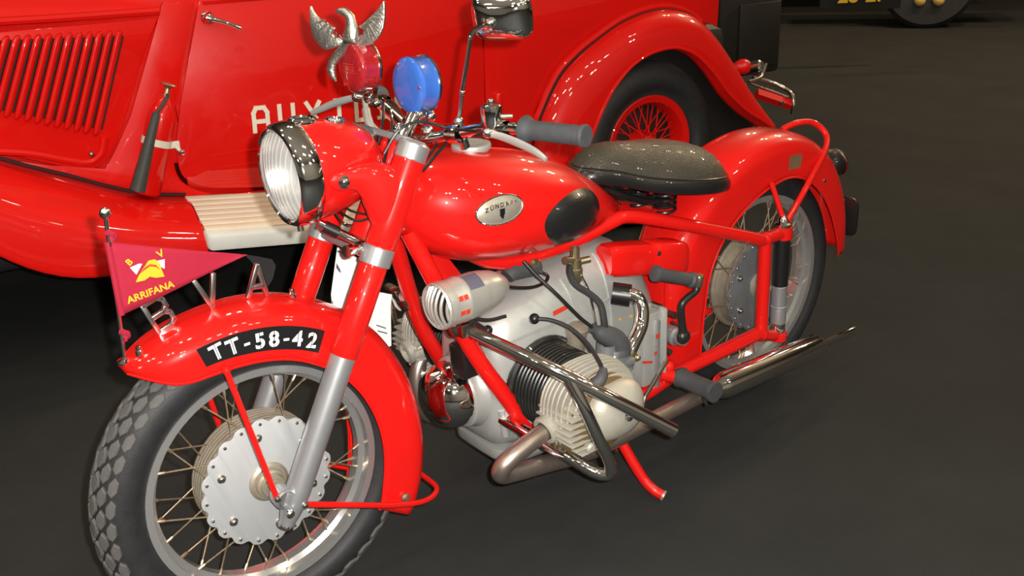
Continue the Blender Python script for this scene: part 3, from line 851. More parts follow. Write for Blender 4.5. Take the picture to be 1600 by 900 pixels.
# ------------------------------------------------------------------ frame
for sd in (1, -1):
    def q(x, y, z): return V((x, y * sd, z))
    low = cr([q(1.128, .035, .745), q(1.04, .095, .489), q(.965, .118, .345), q(.935, .122, .295), q(.895, .124, .262), q(.84, .125, .245), q(.70, .122, .215), q(.55, .12, .205), q(.44, .12, .222), q(.28, .126, .232), q(.115, .13, .240)], 5)
    part('frame_lower_tube', MB().tube(low, .0185, 14), 'red', bike)
    upr = cr([q(1.11, .03, .80), q(.95, .05, .62 + .02), q(.75, .06, .625), q(.62, .072, .650), q(.553, .08, .655), q(.40, .098, .605), (V((.25, .115 * sd, .552))), q(.15, .128, .515), q(.113, .13, .500)], 5)
    part('frame_upper_tube', MB().tube(upr, .0165, 14), 'red', bike)
    part('frame_rear_post', MB().tube([q(.112, .13, .515), q(.110, .13, .45), q(.107, .13, .23)], .0175, 14).ball(q(.107, .13, .235), .021, 14, 10).ball(q(.112, .13, .505), .020, 14, 10), 'red', bike)
    lug = MB().lathe([(.016, -.018), (.024, -.016), (.024, .016), (.016, .018)], q(.036, .13, .505), (0, 0, 1), 18).tube([q(.11, .13, .505), q(.036, .13, .505)], [.018, .017], 12)
    part('plunger_lug', lug, 'red', bike)
    lug = MB().lathe([(.016, -.012), (.023, -.010), (.023, .012), (.016, .014)], q(.030, .13, .205), (0, 0, 1), 18).tube([q(.107, .13, .232), q(.030, .13, .205)], [.017, .015], 12)
    part('plunger_lug', lug, 'red', bike)
    def ax(z): return q(.030 + (z - .2) * .02, .13, z)
    pl = part('plunger_unit', MB().lathe([(.018, .215), (.0195, .218), (.0195, .245), (.018, .248)], q(.030, .13, 0), (.02, 0, 1), 20), 'chrome', bike, label='rear plunger suspension unit')
    part('plunger_sleeve', MB().lathe([(.0195, .247), (.021, .249), (.021, .290), (.0205, .292), (.0225, .294), (.0225, .297), (.0205, .299), (.0205, .355), (.019, .357)], q(.030, .13, 0), (.02, 0, 1), 22), 'alu', pl, angle=25)
    part('plunger_shroud', MB().lathe([(.0195, .356), (.0212, .358), (.0212, .487), (.0195, .489)], q(.030, .13, 0), (.02, 0, 1), 22), 'black_steel' if 'black_steel' in MATS else 'black_paint', pl)
    part('plunger_cap', MB().lathe([(.019, .521), (.022, .523), (.022, .531), (.015, .534), (.013, .546), (.006, .552), (0, .552)], q(.030, .13, 0), (.02, 0, 1), 18), 'chrome', pl)
    # fender stays and grab loop
    part('fender_stay', MB().tube([q(.036, .125, .545), q(.058, .098, .640)], .0072, 10), 'red', bike)
    loop = [q(.010, .128, .545), q(-.03, .122, .580), q(-.10, .108, .648), q(-.165, .085, .705), q(-.215, .07, .742), q(-.235, .055, .770), q(-.235, .035, .790), q(-.205, .018, .802), q(-.165, .010, .795), q(-.125, .008, .762)]
    if sd > 0:
        gl = [side(1230, 345, .128), side(1250, 310, .122), side(1270, 273, .110), side(1288, 238, .085), side(1292, 215, .055), side(1283, 200, .035), side(1268, 191, .02), side(1250, 191, .01), side(1232, 197, .0), side(1222, 203, -.005)]
        part('grab_loop', MB().tube(cr(gl, 6), .0085, 12), 'red', bike)
    # crash bars
    cb = [q(1.075, .085, .555), q(1.069, .10, .544), q(1.02, .215, .510), q(.97, .33, .475)]
    tip2 = side(1053, 673, .43)
    tp = V((tip2.x, tip2.y * sd, tip2.z))
    part('crash_bar', MB().tube(cb + [mid(cb[-1], tp), tp], .0145, 16), 'old_chrome' if sd < 0 else 'chrome', bike)
    pts = [side(888, 590, .328), side(912, 635, .355), side(935, 685, .372), side(952, 722, .372), side(950, 740, .362), side(930, 738, .345), side(895, 718, .300), side(845, 690, .215), side(785, 655, .10)]
    part('crash_bar_brace', MB().tube(cr([V((p.x, p.y * sd, p.z)) for p in pts], 5), .0130, 14), 'chrome', bike)
    cl = V((1.07, .098 * sd, .545))
    part('crash_bar_clamp', MB().lathe([(.024, -.016), (.026, -.012), (.026, .012), (.024, .016)], cl, (-.3, .22 * sd, -.9), 16).box(cl + V((.0, .026 * sd, .0)), (.03, .03, .03)), 'old_chrome', bike, bevel=.003)
    # exhaust
    ex = [V((.955, .258 * sd, .335)), V((1.005, .262 * sd, .325)), V((1.062, .262 * sd, .308)), V((1.090, .255 * sd, .286)), V((1.082, .245 * sd, .263)), V((1.035, .236 * sd, .246)), V((.95, .228 * sd, .226)), V((.80, .215 * sd, .194)), V((.6, .205 * sd, .190)), V((.44, .2 * sd, .190)), V((.37, .2 * sd, .190))]
    if sd < 0:
        ex = [V((.90, -.258, .345)), side(682, 546, -.25), side(660, 560, -.245), side(651, 590, -.24), side(655, 625, -.235), side(674, 648, -.23), V((.86, -.222, .205)), V((.75, -.215, .194)), V((.6, -.205, .190)), V((.44, -.2, .190)), V((.37, -.2, .190))]
    part('exhaust_pipe', MB().tube(cr(ex, 6), .0195, 16), 'exhaust', bike, label='heat stained exhaust header')
    part('exhaust_nut', MB().lathe([(.022, -.012), (.030, -.010), (.030, .010), (.024, .013)], V((.972, .259 * sd, .332)), V((1, .08 * sd, -.2)), 18), 'cast_head', bike)
    mf = MB().lathe([(.019, -.02), (.021, 0), (.030, .018), (.034, .04), (.034, .42), (.030, .435), (.016, .452), (.0135, .456), (.0135, .60), (.0115, .60), (.0115, .5), (0, .5)], V((.378, .2 * sd, .190)), V((-1, 0, -.040)), 30)
    part('silencer', mf, 'chrome', bike, label='chrome cigar silencer with narrow tailpipe')
# plate gusset under the headstock, backbone
part('frame_gusset', MB().prism([V((1.10, -.005, .74)), V((1.02, -.005, .66)), V((.98, -.005, .60)), V((1.02, -.005, .56)), V((1.075, -.005, .62))], V((0, .01, 0))), 'red', bike, bevel=.003)
part('frame_backbone', MB().tube([V((1.12, 0, .80)), V((.9, 0, .70)), V((.62, 0, .655))], .022, 14), 'red', bike)

# ------------------------------------------------------------------ engine
ES = [(.470, .245, .440, .085), (.500, .225, .500, .105), (.535, .210, .565, .115), (.580, .205, .598, .118), (.640, .205, .604, .120), (.700, .200, .598, .124), (.760, .195, .582, .126), (.850, .190, .560, .127), (.930, .195, .538, .120), (.965, .205, .520, .110), (.985, .225, .500, .095), (.990, .245, .475, .08)]
rings = []
for x, zb, zt, wd in ES:
    zc, h = (zb + zt) / 2, (zt - zb) / 2
    ring = []
    for j in range(40):
        c, s_ = sq(2 * PI * j / 40, .52)
        wt = wd * (1 - .16 * max(0, s_) ** 2)
        ring.append(V((x, wt * c, zc + h * s_)))
    rings.append(ring)
eng = part('crankcase', MB().loft(rings), 'cast', bike, angle=45, label='smooth silver painted crankcase')
# cover seams and cast edges
def case_y(x, z):
    for k in range(len(ES) - 1):
        if ES[k][0] <= x <= ES[k + 1][0]:
            t = (x - ES[k][0]) / (ES[k + 1][0] - ES[k][0]); e = [ES[k][i] + (ES[k + 1][i] - ES[k][i]) * t for i in range(4)]
            zc, h = (e[1] + e[2]) / 2, (e[2] - e[1]) / 2
            s_ = max(-1, min(1, (z - zc) / h)); th = abs(s_) ** (1 / .52)
            c = math.sqrt(max(0, 1 - th * th)) ** .52
            return e[3] * (1 - .16 * max(0, s_) ** 2) * c
    return .1
def case_line(pts, r, name='case_seam', m='cast'):
    P = cr([V((x, 0, z)) for x, z in pts], 6)
    part(name, MB().tube([V((p.x, case_y(p.x, p.z) + r * .2, p.z)) for p in P], r, 6), m, eng)
case_line([(.985, .455), (.93, .468), (.85, .478), (.75, .484), (.66, .49), (.60, .495)], .0035, 'case_rib')
case_line([(.93, .47), (.925, .40), (.93, .30), (.935, .23)], .0022)
case_line([(.775, .56), (.765, .50), (.755, .42), (.75, .36)], .0025)
case_line([(.665, .59), (.66, .52), (.655, .46), (.65, .36)], .0025)
# magneto/dynamo nose with chrome dome
part('dynamo_housing', MB().lathe([(.090, -.05), (.092, 0), (.090, .012), (.084, .018), (.082, .036), (.072, .040)], V((.98, 0, .335)), (1, 0, 0), 36), 'cast', eng)
part('dynamo_cap', MB().lathe([(.074, .034), (.0765, .038), (.0755, .056), (.070, .076), (.058, .094), (.040, .107), (.020, .1145), (0, .117)], V((.98, 0, .335)), (1, 0, 0), 36), 'chrome', eng, angle=70, label='domed chrome dynamo cap')
part('regulator_box', MB().box(side(728, 560, .06), (.05, .05, .075), (V((1, 0, 0)), V((0, 1, 0)), V((0, 0, 1)))), 'black_paint', eng, bevel=.006)
# sump
sump = MB()
rings = []
for z_, f in ((.20, 1.0), (.178, 1.0), (.160, .93), (.150, .8)):
    rings.append([V((.76 + .215 * f * sq(2*PI*j/36, .4)[0], .112 * f * sq(2*PI*j/36, .4)[1], z_)) for j in range(36)])
part('sump', MB().loft(rings), 'cast', eng, angle=50)
part('case_bulge', MB().lathe([(.038, -.02), (.036, .018), (.030, .028), (.012, .033), (0, .034)], V((.905, .112, .29)), (.1, 1, -.1), 24), 'cast', eng)
part('oil_filler', MB().lathe([(.024, 0), (.024, .05), (.027, .052), (.027, .062), (.018, .068), (0, .068)], V((.775, .125, .40)), (0, .18, 1), 20), 'drum', eng)
part('drain_stub', MB().tube([side(783, 640, .10), side(790, 680, .10)], .010, 10), 'cast', eng)
# cylinders: left one seen, right one mirrored
CX, CZ = .862, .355
for sd in (1, -1):
    cyl = part('cylinder', MB().lathe([(.098, .095), (.100, .110), (.098, .128), (.080, .130), (.078, .235), (.05, .236)], V((CX, 0, CZ)), (0, sd, 0), 40), 'black_fin', bike, label='black finned cylinder barrel')
    me = MB().lathe([(.072, 0), (.092, 0), (.094, .0022), (.092, .0044), (.072, .0044)], (0, 0, 0), (0, sd, 0), 40, closed=True).mesh('cooling_fin', 'black_fin')
    for k in range(9):
        place('cooling_fin', me, cyl, Matrix.Translation((CX, (.132 + .0108 * k) * sd, CZ)))
    part('barrel_flange', MB().lathe([(.103, .118), (.106, .122), (.106, .128), (.1, .132)], V((CX, 0, CZ)), (0, sd, 0), 36), 'black_fin', cyl)
    head = part('cylinder_head', MB().lathe([(.078, .228), (.086, .232), (.086, .30), (.078, .325), (.05, .34), (0, .345)], V((CX, 0, CZ)), (0, sd, 0), 40), 'brown_alu', bike, label='large pale aluminium cylinder head with fins')
    for k in range(8):
        f = (1.0, 1.03, 1.04, 1.04, 1.02, .99, .93, .85)[k]
        ol = []
        for j in range(44):
            c, s_ = sq(2 * PI * j / 44, .80)
            ol.append((.106 * f * c, .094 * f * s_))
        b = MB().loft([[V((x * g, y_, z * g)) for x, z in ol] for y_, g in ((0, .985), (.0012, 1), (.0042, 1), (.0054, .985))])
        place('cooling_fin', b.mesh('cooling_fin', 'cast_head', angle=30), head, Matrix.Translation((CX, (.230 + .0122 * k) * sd - (.0054 if sd < 0 else 0), CZ)))
    # rocker cover: rounded, wider than tall
    rings = []
    for y_, f in ((.318, .95), (.330, .97), (.342, .93), (.354, .82), (.363, .62), (.368, .38), (.370, .1), (.370, .01)):
        rings.append([V((CX - .012 + .078 * f * sq(2*PI*j/36, .8)[0], y_ * sd, CZ + .006 + .066 * f * sq(2*PI*j/36, .8)[1])) for j in range(36)])
    rc_ = part('rocker_cover', MB().loft(rings), 'cast_head', head, angle=60)
    part('cover_nut', MB().lathe([(.010, 0), (.010, .008), (.006, .012), (0, .012)], V((CX - .012, .369 * sd, CZ + .006)), (0, sd, 0), 6), 'steel', head)
    part('head_stud', MB().lathe([(.012, 0), (.012, .012), (.007, .016), (0, .016)], V((CX + .055, .322 * sd, CZ - .058)), (.1, sd, 0), 10), 'cast_head', head)
    # exhaust port with horizontal fins toward the front
    part('exhaust_port', MB().lathe([(.034, -.03), (.032, .02), (.028, .035)], V((CX + .075, .255 * sd, CZ - .02)), (1, .08 * sd, -.2), 20), 'cast_head', head)
    me = MB().box((0, 0, 0), (.072, .105, .0045)).mesh('port_fin', 'cast_head', .0015)
    part('port_block', MB().box(V((CX + .060, .278 * sd, CZ - .024)), (.07, .09, .09)), 'brown_alu', head, bevel=.01)
    for k in range(8):
        place('port_fin', me, head, Matrix.Translation((CX + .078 - .0022 * (k - 4) ** 2, .278 * sd, CZ - .070 + .0145 * k)))
# left side ancillaries
def cable(pts, r, m='black_paint', name='cable', parent=None):
    return part(name, MB().tube(cr([side(*p) if len(p) == 3 and p[0] > 5 else V(p) for p in pts], 6), r, 8), m, parent or bike)
pc_ = side(938, 592, .33)
part('spark_plug_cap', MB().tube(cr([side(922, 597, .33), side(932, 598, .34), side(940, 590, .345), side(943, 577, .335)], 5), [.008, .010, .012, .013, .014, .014, .014, .013, .013, .013, .012, .012, .011, .010, .009, .008], 12), 'grip', head if False else bike)
cable([(836, 498, .135), (860, 500, .16), (890, 512, .2), (918, 537, .25), (936, 565, .30), (942, 580, .335)], .0046, 'rubber', 'plug_lead')
part('grommet', MB().ball(side(835, 498, .132), .012, 12, 8), 'black_paint', bike)
part('grommet', MB().ball(side(762, 516, .115), .011, 12, 8), 'black_paint', bike)
cable([(715, 492, .14), (735, 500, .13), (755, 512, .12), (762, 516, .118)], .0045, 'rubber', 'wire')
cable([(742, 498, .12), (765, 500, .118), (790, 494, .116)], .004, 'rubber', 'wire')
# carburettor
cb0 = side(948, 535, .20)
carb = part('carburettor', MB().lathe([(.024, -.065), (.026, -.06), (.026, -.03), (.022, -.026), (.022, .0)], cb0, (0, .1, 1), 20).box(cb0 + V((-.03, 0, -.045)), (.05, .05, .05)).tube([cb0 + V((0, 0, -.05)), side(985, 560, .21)], .02, 12), 'alu', bike, bevel=.002)
part('carburettor_cap', MB().tube(cr([side(925, 512, .19), side(938, 520, .195), side(955, 528, .20), side(966, 540, .205), side(968, 556, .21)], 5), [.011]*3 + [.013, .016, .018, .020, .022, .023, .024, .025, .026, .027, .027, .027, .027, .026, .026, .026, .026, .025][:18], 16), 'grip', carb)
part('float_bowl', MB().lathe([(.018, 0), (.018, .03), (.015, .034), (0, .034)], side(978, 575, .19), (0, 0, 1), 16), 'alu', carb)
cable([(818, 408, .10), (838, 430, .12), (870, 460, .15), (905, 495, .175), (926, 512, .19)], .0042, 'black_paint', 'throttle_cable')
cable([(778, 443, .12), (800, 449, .12), (830, 449, .12), (850, 442, .11), (856, 432, .10), (845, 425, .08)], .0038, 'black_paint', 'siren_wire')
cable([(893, 402, .10), (890, 425, .12), (900, 445, .14), (920, 458, .16), (938, 475, .18), (944, 500, .195), (946, 520, .2)], .0072, 'rubber', 'fuel_hose')
cable([(908, 430, .13), (920, 455, .13), (928, 490, .14), (932, 515, .15)], .0030, 'chrome', 'breather_pipe')
pk = side(899, 410, .115)
part('fuel_tap', MB().lathe([(.010, .035), (.010, .01), (.014, .008), (.014, -.012), (.016, -.014), (.016, -.040), (.010, -.048), (.006, -.052), (0, -.052)], pk, (0, 0, 1), 16).tube([pk + V((0, .0, 0)), pk + V((-.03, .015, .004))], .008, 10).tube([pk + V((0, 0, .005)), pk + V((.03, .0, .012))], .009, 10), 'brass', bike)
part('fuel_tap_knob', MB().lathe([(.008, 0), (.012, .004), (.010, .012), (0, .013)], side(832, 409, .07), (0, .7, -.3), 14), 'brass', bike)
part('coil', MB().tube([side(793, 432, .06), side(800, 425, .06), side(838, 417, .05)], [.016, .019, .019], 14), 'grip', bike)
# air pipe: black sleeve and chrome bend
part('air_sleeve', MB().tube([side(956, 458, .125), side(985, 462, .155)], .026, 20), 'black_paint', bike)
air = [side(980, 458, .155), side(996, 466, .17), side(1003, 485, .185), side(1001, 510, .195), side(990, 535, .205), side(982, 552, .21)]
part('air_pipe', MB().tube(cr(air, 6), .0165, 16), 'chrome', bike)
part('hose_clip', MB().lathe([(.018, -.006), (.019, -.004), (.019, .004), (.018, .006)], air[-1], air[-1] - air[-2], 16).ball(air[-1] + V((-.01, .018, -.008)), .008, 8, 6), 'brass', bike)
part('case_ring', MB().tube([side(981, 436, .09) + V((0, .008 * math.cos(a_ * PI / 8), .010 * math.sin(a_ * PI / 8))) for a_ in range(16)], .0022, 6, closed=True), 'chrome', bike)
bx0 = side(978, 500, .09)
bb = part('ignition_box', MB().box(bx0, (.075, .05, .05)), 'black_paint', bike, bevel=.005)
part('box_mark', MB().box(side(968, 499, .118), (.010, .001, .005)).box(side(986, 494, .118), (.008, .001, .005)), 'yellow', bb)
# gearbox cover with printed stickers
gx = part('gearbox', MB().box((.522, .082, .325), (.075, .10, .19)).box((.490, .085, .325), (.012, .112, .20)), 'cast', bike, bevel=.008)
part('gearbox_web', MB().box((.515, .134, .31), (.012, .012, .18)), 'alu', gx, bevel=.003)
for px, py, y, r_, ln in ((1042, 488, .10, .009, .03), (1050, 505, .085, .008, .03), (1018, 475, .095, .009, .03), (1034, 545, .10, .008, .03)):
    part('gearbox_bolt', MB().lathe([(r_, 0), (r_, ln), (0, ln)], side(px, py, y), (0, 1, 0), 8), 'steel', gx)
def sticker(px, py, y, w_, h_, m='orange_print', rz=0.0, parent=None):
    c0 = side(px, py, y)
    a_ = V((-math.cos(rz), 0, math.sin(rz)))
    return part('sticker', MB().box(c0, (w_, .0008, h_), (a_, V((0, 1, 0)), a_.cross(V((0, 1, 0))))), m, parent or bike)
for px, py, w_, h_ in ((1028, 525, .012, .012), (1025, 552, .008, .010), (1012, 566, .036, .006)):
    sticker(px, py, .1455 if px > 1020 else .1415, w_, h_, parent=gx, rz=-.3 if w_ > .03 else 0)
sy_ = case_y(.80, .47)
st0 = side(883, 487, .127); stick = part('sticker', MB().box(V((st0.x, case_y(st0.x, st0.z) + .001, st0.z)), (.046, .001, .011), (V((-1, -.03, .10)), V((0, 1, .1)), V((.1, -.1, 1)))), 'orange_print', eng)
# kick starter
k0 = V((.432, .115, .325))
ks = MB().lathe([(.024, 0), (.024, .03), (.018, .034), (.018, .055), (.014, .06), (0, .06)], V((.432, .09, .325)), (0, 1, 0), 18)
part('kick_shaft', ks, 'alu', bike)
kp = [side(1068, 526, .165), side(1066, 505, .165), side(1065, 478, .168), side(1075, 465, .17), side(1087, 455, .172), side(1091, 440, .172)]
kk = part('kick_lever', MB().tube(cr(kp, 5), [.014, .012, .011, .010, .010] + [.009] * 21, 10).ball(kp[0], .019, 14, 8, (1, .8, 1)), 'black_fin', bike)
part('kick_joint', MB().lathe([(.011, -.016), (.012, -.012), (.012, .014), (.010, .018), (0, .018)], kp[-1], (0, .2, 1), 14), 'brass', kk)
p0, p1 = side(1084, 438, .172), side(1022, 427, .155)
d = (p1 - p0); L = d.length
part('kick_pedal', MB().lathe([(.012, 0), (.019, .002), (.019, .012), (.0155, .016), (.0155, L * .5), (.0155, L - .016), (.020, L - .012), (.020, L - .002), (.016, L), (0, L)], p0, d, 18), 'grip', kk, label='grey rubber kick starter pedal')
# footrest, gear rod, stand
f0 = side(1062, 589, .15); f1 = f0 + V((.0, .115, .0)); d = f1 - f0
part('footrest', MB().lathe([(.012, -.02), (.026, 0), (.027, .006), (.0235, .016), (.0225, .055), (.0235, .10), (.027, .108), (.026, .115), (0, .115)], f0, d, 20), 'grip', bike, label='grey rubber footrest')
part('footrest', MB().lathe([(.012, -.02), (.026, 0), (.027, .006), (.0235, .016), (.0225, .055), (.0235, .10), (.027, .108), (.026, .115), (0, .115)], mir(f0), mir(d), 20), 'grip', bike, label='grey rubber footrest')
part('footrest_bolt', MB().tube([side(1098, 622, .23), side(1104, 632, .235)], .004, 8), 'steel', bike)
part('gear_rod', MB().tube([side(1042, 563, .17), side(1008, 620, .20), side(1002, 640, .2)], .0052, 8), 'steel', bike)
part('rear_bracket', MB().tube([side(1030, 585, .125), side(1062, 590, .15)], .017, 12).ball(side(1045, 572, .13), .016, 10, 8), 'red', bike)
sp_ = cr([V((.66, .115, .195)), V((.655, .15, .135)), V((.640, .205, .055)), V((.630, .235, .026)), V((.618, .262, .0135))], 6)
part('prop_stand', MB().tube(sp_, [.013] * 12 + [.0125] * 13, 12), 'red', bike, label='red bent prop stand leg')
part('stand_foot', MB().tube([sp_[-2], sp_[-1]], .0136, 12), 'drum', bike)
part('stand_spring', MB().tube([side(955, 690, .16), side(962, 705, .16)], .006, 8), 'steel', bike)

# ------------------------------------------------------------------ siren
sn = side(684, 479, .155)
sx = V((1, .03, -.0)).normalized()
sir = part('siren', MB().lathe([(.0455, -.020), (.0455, -.045), (.047, -.048), (.0465, -.053), (.0455, -.056), (.0455, -.092), (.0448, -.094), (.043, -.110), (.037, -.135), (.026, -.157), (.014, -.170), (0, -.176)], sn, sx, 36), 'silver_paint', bike, angle=40, label='silver bullet shaped siren')
part('siren_collar', MB().lathe([(.043, .002), (.0465, 0), (.047, -.018), (.0465, -.021), (.044, -.021)], sn, sx, 36), 'silver_paint', sir)
part('siren_grille_back', MB().lathe([(.044, -.012), (.02, -.006), (0, -.004)], sn, sx, 30), 'black_paint', sir)
_, u, v = basis(sx)
for k in range(-3, 4):
    yy = .0115 * k
    hh = math.sqrt(.0415 ** 2 - yy ** 2)
    pts = []
    for j in range(9):
        zz = -hh + 2 * hh * j / 8
        pts.append(sn + v * yy + u * zz + sx * (.017 * (1 - (yy * yy + zz * zz) / .0415 ** 2) - .002))
    part('grille_bar', MB().tube(pts, .0036, 7), 'silver_paint', sir)
part('grille_ring', MB().lathe([(.046, -.006), (.0475, .001), (.045, .005), (.041, .003), (.041, -.006)], sn, sx, 36, closed=True), 'silver_paint', sir)
for zz, w_ in ((.020, .010), (-.009, .010)):
    for dx in (-.028, -.040):
        yy = math.sqrt(.0462 ** 2 - zz ** 2)
        part('red_mark', MB().box(sn + sx * dx + V((0, yy, zz)), (.0095, .0014, .010), (sx, V((0, yy, zz)), V((0, -zz, yy)))), 'orange_print', sir)
pl_ = MB()
for i in range(6):
    a0, a1 = math.radians(38 + 8 * i), math.radians(46 + 8 * i)
    am = (a0 + a1) / 2
    pl_.box(sn + sx * -.073 + V((0, math.cos(am), math.sin(am))) * .0458, (.034, .0010, .0068), (sx, V((0, math.cos(am), math.sin(am))), V((0, -math.sin(am), math.cos(am)))))
part('siren_plate', pl_, 'ink', sir)
part('siren_bracket', MB().tube(cr([sn + sx * -.05 + V((0, 0, -.044)), side(703, 500, .14), cl if False else V((1.07, .105, .55))], 5), .013, 10).ball(side(712, 497, .14), .017, 10, 8), 'old_chrome', bike)

# ------------------------------------------------------------------ rear details
tb = []
for x_, f in ((.655, .80), (.640, .95), (.60, 1.0), (.45, 1.0), (.425, .97), (.415, .85)):
    cz = .575 - (.64 - x_) * .20
    tb.append([V((x_, .098 + .032 * f * sq(2*PI*j/28, .45)[0], cz + .040 * f * sq(2*PI*j/28, .45)[1])) for j in range(28)])
tbx = part('tool_box', MB().loft(tb), 'red', bike, angle=50, label='red pressed steel tool box')
tl = [[V((x_, .104 + .034 * f * sq(2*PI*j/28, .45)[0], .575 - (.64 - x_) * .20 + .042 * f * sq(2*PI*j/28, .45)[1])) for j in range(28)] for x_, f in ((.520, .98), (.516, 1.03), (.430, 1.03), (.412, .95), (.404, .8))]
part('tool_box_lid', MB().loft(tl), 'red', tbx, angle=50)
part('lid_screw', MB().lathe([(.006, 0), (.006, .003), (0, .004)], side(1029, 396, .140), (0, 1, 0), 10), 'steel', tbx)
part('splash_panel', MB().box((.43, .0, .36), (.014, .15, .26)), 'red', bike, bevel=.004)
part('fender_plate', MB().box(side(1241, 253, .0895), (.062, .0012, .037), (V((-1, 0, -.04)), V((0, 1, 0)), V((-.04, 0, 1)))), 'gold_plate', rfender)
part('fender_rivet', MB().lathe([(.006, 0), (.005, .004), (0, .005)], side(1288, 282, .0885), (0, 1, 0), 10), 'steel', rfender)
rlc = side(1301, 256, .0)
rlp = part('tail_lamp', MB().lathe([(.036, .03), (.040, .02), (.040, -.02), (.034, -.036), (.02, -.044), (0, -.046)], rlc + V((.01, 0, 0)), V((1, 0, -.35)), 26), 'black_paint', bike)
part('tail_lamp_rim', MB().tube([rlc + V((-.010, 0, .004)) + V((.33*.041*math.sin(t), .041*math.cos(t), .94*.041*math.sin(t))) for t in [2*PI*k/30 for k in range(30)]], .0035, 7, closed=True), 'old_chrome', rlp)
pcn = side(1314, 335, .01)
pr_ = [V((pcn.x, .07 * sq(2*PI*j/32, .35)[0], pcn.z + .060 * sq(2*PI*j/32, .35)[1])) for j in range(32)]
part('rear_number_plate', MB().prism(pr_, V((.012, 0, .004))), 'black_paint', bike, bevel=.003)
part('plate_bracket', MB().tube([WR.p(.42, 176, 0), V((pcn.x, 0, pcn.z))], .012, 8), 'black_paint', bike)

# ================================================================== FIRE CAR BEHIND
YAW = math.radians(-8)
TC = V((-.87, -1.2, 0))
TU = V((math.cos(YAW), math.sin(YAW), 0)); TN = V((-TU.y, TU.x, 0))
car = root('fire_car', TC, 'red vintage fire brigade car lettered AUXILIAR with louvred bonnet', 'car', YAW, False)
def tp(px, py, o):
    d = ray(px, py); P = CAM + d * (((TC - CAM).dot(TN) + o) / d.dot(TN)); r = P - TC
    return V((r.dot(TU), o, r.z))
W_ = -1.42       # far side of the body
# inner body: one closed shell, a little inside the outer panels
bs = []
for a_, zt, tk in ((-.44, 1.30, .10), (-.40, 1.42, .04), (-.2, 1.56, 0), (.3, 1.60, 0), (1.0, 1.60, 0), (1.5, 1.58, 0), (1.75, 1.25, 0), (1.88, 1.12, 0)):
    yb = -.115 - tk
    prof = [(yb - .02, .42), (yb, .55), (yb + .005, .8), (yb - .01, 1.05)]
    if zt > 1.2: prof += [(yb - .05, 1.10), (yb - .11, zt - .12), (yb - .20, zt - .02)]
    else: prof += [(yb - .06, zt - .03), (yb - .12, zt - .01), (yb - .2, zt)]
    full = prof + [(W_ - y - .0, z) for y, z in reversed(prof)]
    bs.append([V((a_, y, z)) for y, z in full])
body = part('car_body', MB().loft(bs), 'truck_red', car, angle=45, label='rounded red steel body')
# side panels with open seams between them
def panel(name, outline, o=-.098, th=.012, bev=.002, parent=None, m='truck_red', bulge=.0):
    b = MB().prism([V((a_, o - th, z)) for a_, z in outline], V((0, th, 0)))
    return part(name, b, m, parent or car, bevel=bev, angle=35)
def rounded(poly, r, k=5):
    out = []
    n = len(poly)
    for i, (x, y, rr) in enumerate([(p[0], p[1], p[2] if len(p) > 2 else r) for p in poly]):
        a_, b_ = V(poly[i - 1][:2]), V(poly[(i + 1) % n][:2]); c = V((x, y))
        if rr == 0: out.append((x, y)); continue
        d0, d1 = (a_ - c), (b_ - c)
        p0, p1 = c + d0.normalized() * min(rr, d0.length * .45), c + d1.normalized() * min(rr, d1.length * .45)
        for j in range(k + 1):
            t = j / k
            q_ = p0 * (1 - t) ** 2 + c * 2 * t * (1 - t) + p1 * t * t
            out.append((q_.x, q_.y))
    return out
cowl = panel('cowl_panel', rounded([(1.772, 1.085, 0), (1.870, 1.092, 0), (1.935, .95, 0), (2.025, .756, 0), (2.085, .66, .06), (2.13, .600, .0), (2.28, .635, 0), (2.45, .69, 0), (2.45, .60, 0), (2.06, .45, .0), (1.93, .463, 0), (1.80, .458, 0), (1.86, .478, .03), (1.917, .53, .08), (1.918, .636, 0), (1.874, .797, 0)], 0))
door = panel('door', rounded([(1.757, 1.088, 0), (1.858, .797, 0), (1.904, .636, .05), (1.905, .53, .10), (1.83, .482, .06), (1.60, .445, 0), (.765, .43, 0), (.743, .60, 0), (.738, .9, 0), (.735, 1.07, 0)], 0))
sill = panel('sill_panel', [(1.93, .463), (1.60, .437), (.5, .40), (.5, .37), (1.93, .37)], -.092, .02)
for z0 in (.59, .545):
    part('door_bead', MB().tube([V((1.80 - .9 * i / 10, -.097, z0 - .022 * i / 10)) for i in range(11)], .004, 6), 'truck_red', door)
quarter = panel('quarter_panel', rounded([(.722, 1.07, 0), (.728, .9, 0), (.735, .6, 0), (.755, .43, 0), (.50, .42, 0), (.52, .56, 0), (.42, .70, 0), (.24, .82, 0), (.05, .88, 0), (-.1, .90, 0), (-.26, .86, 0), (-.42, .80, 0), (-.43, 1.07, 0)], 0), -.100)
part('belt_bead', MB().tube([V((1.75 - 2.15 * i / 20, -.100, 1.083 - .006 * i / 20)) for i in range(21)], .012, 8), 'truck_red', car)
ug = part('side_window', MB().box((.9, -.185, 1.33), (1.25, .006, .30), (V((1, 0, 0)), V((0, 1, .28)), V((0, -.28, 1)))), 'dark_body', car)
# door furniture
hd0 = tp(328, 29, -.06); hd1 = tp(376, 44, -.045)
hnd = part('door_handle', MB().lathe([(.020, -.030), (.022, -.026), (.015, -.018), (.012, 0), (.014, .006), (0, .010)], hd0, (0, 1, 0), 16).tube(cr([hd0, mid(hd0, hd1, .5) + V((0, .004, .003)), hd1], 5), [.010, .009, .008, .008, .007, .007, .007, .007, .007, .008, .009], 10), 'chrome', door)
hg = tp(778, 158, -.09)
part('door_hinge', MB().lathe([(.016, -.03), (.018, -.02), (.018, .02), (.014, .03), (0, .034)], hg, (0, 0, 1), 14), 'truck_red', car)
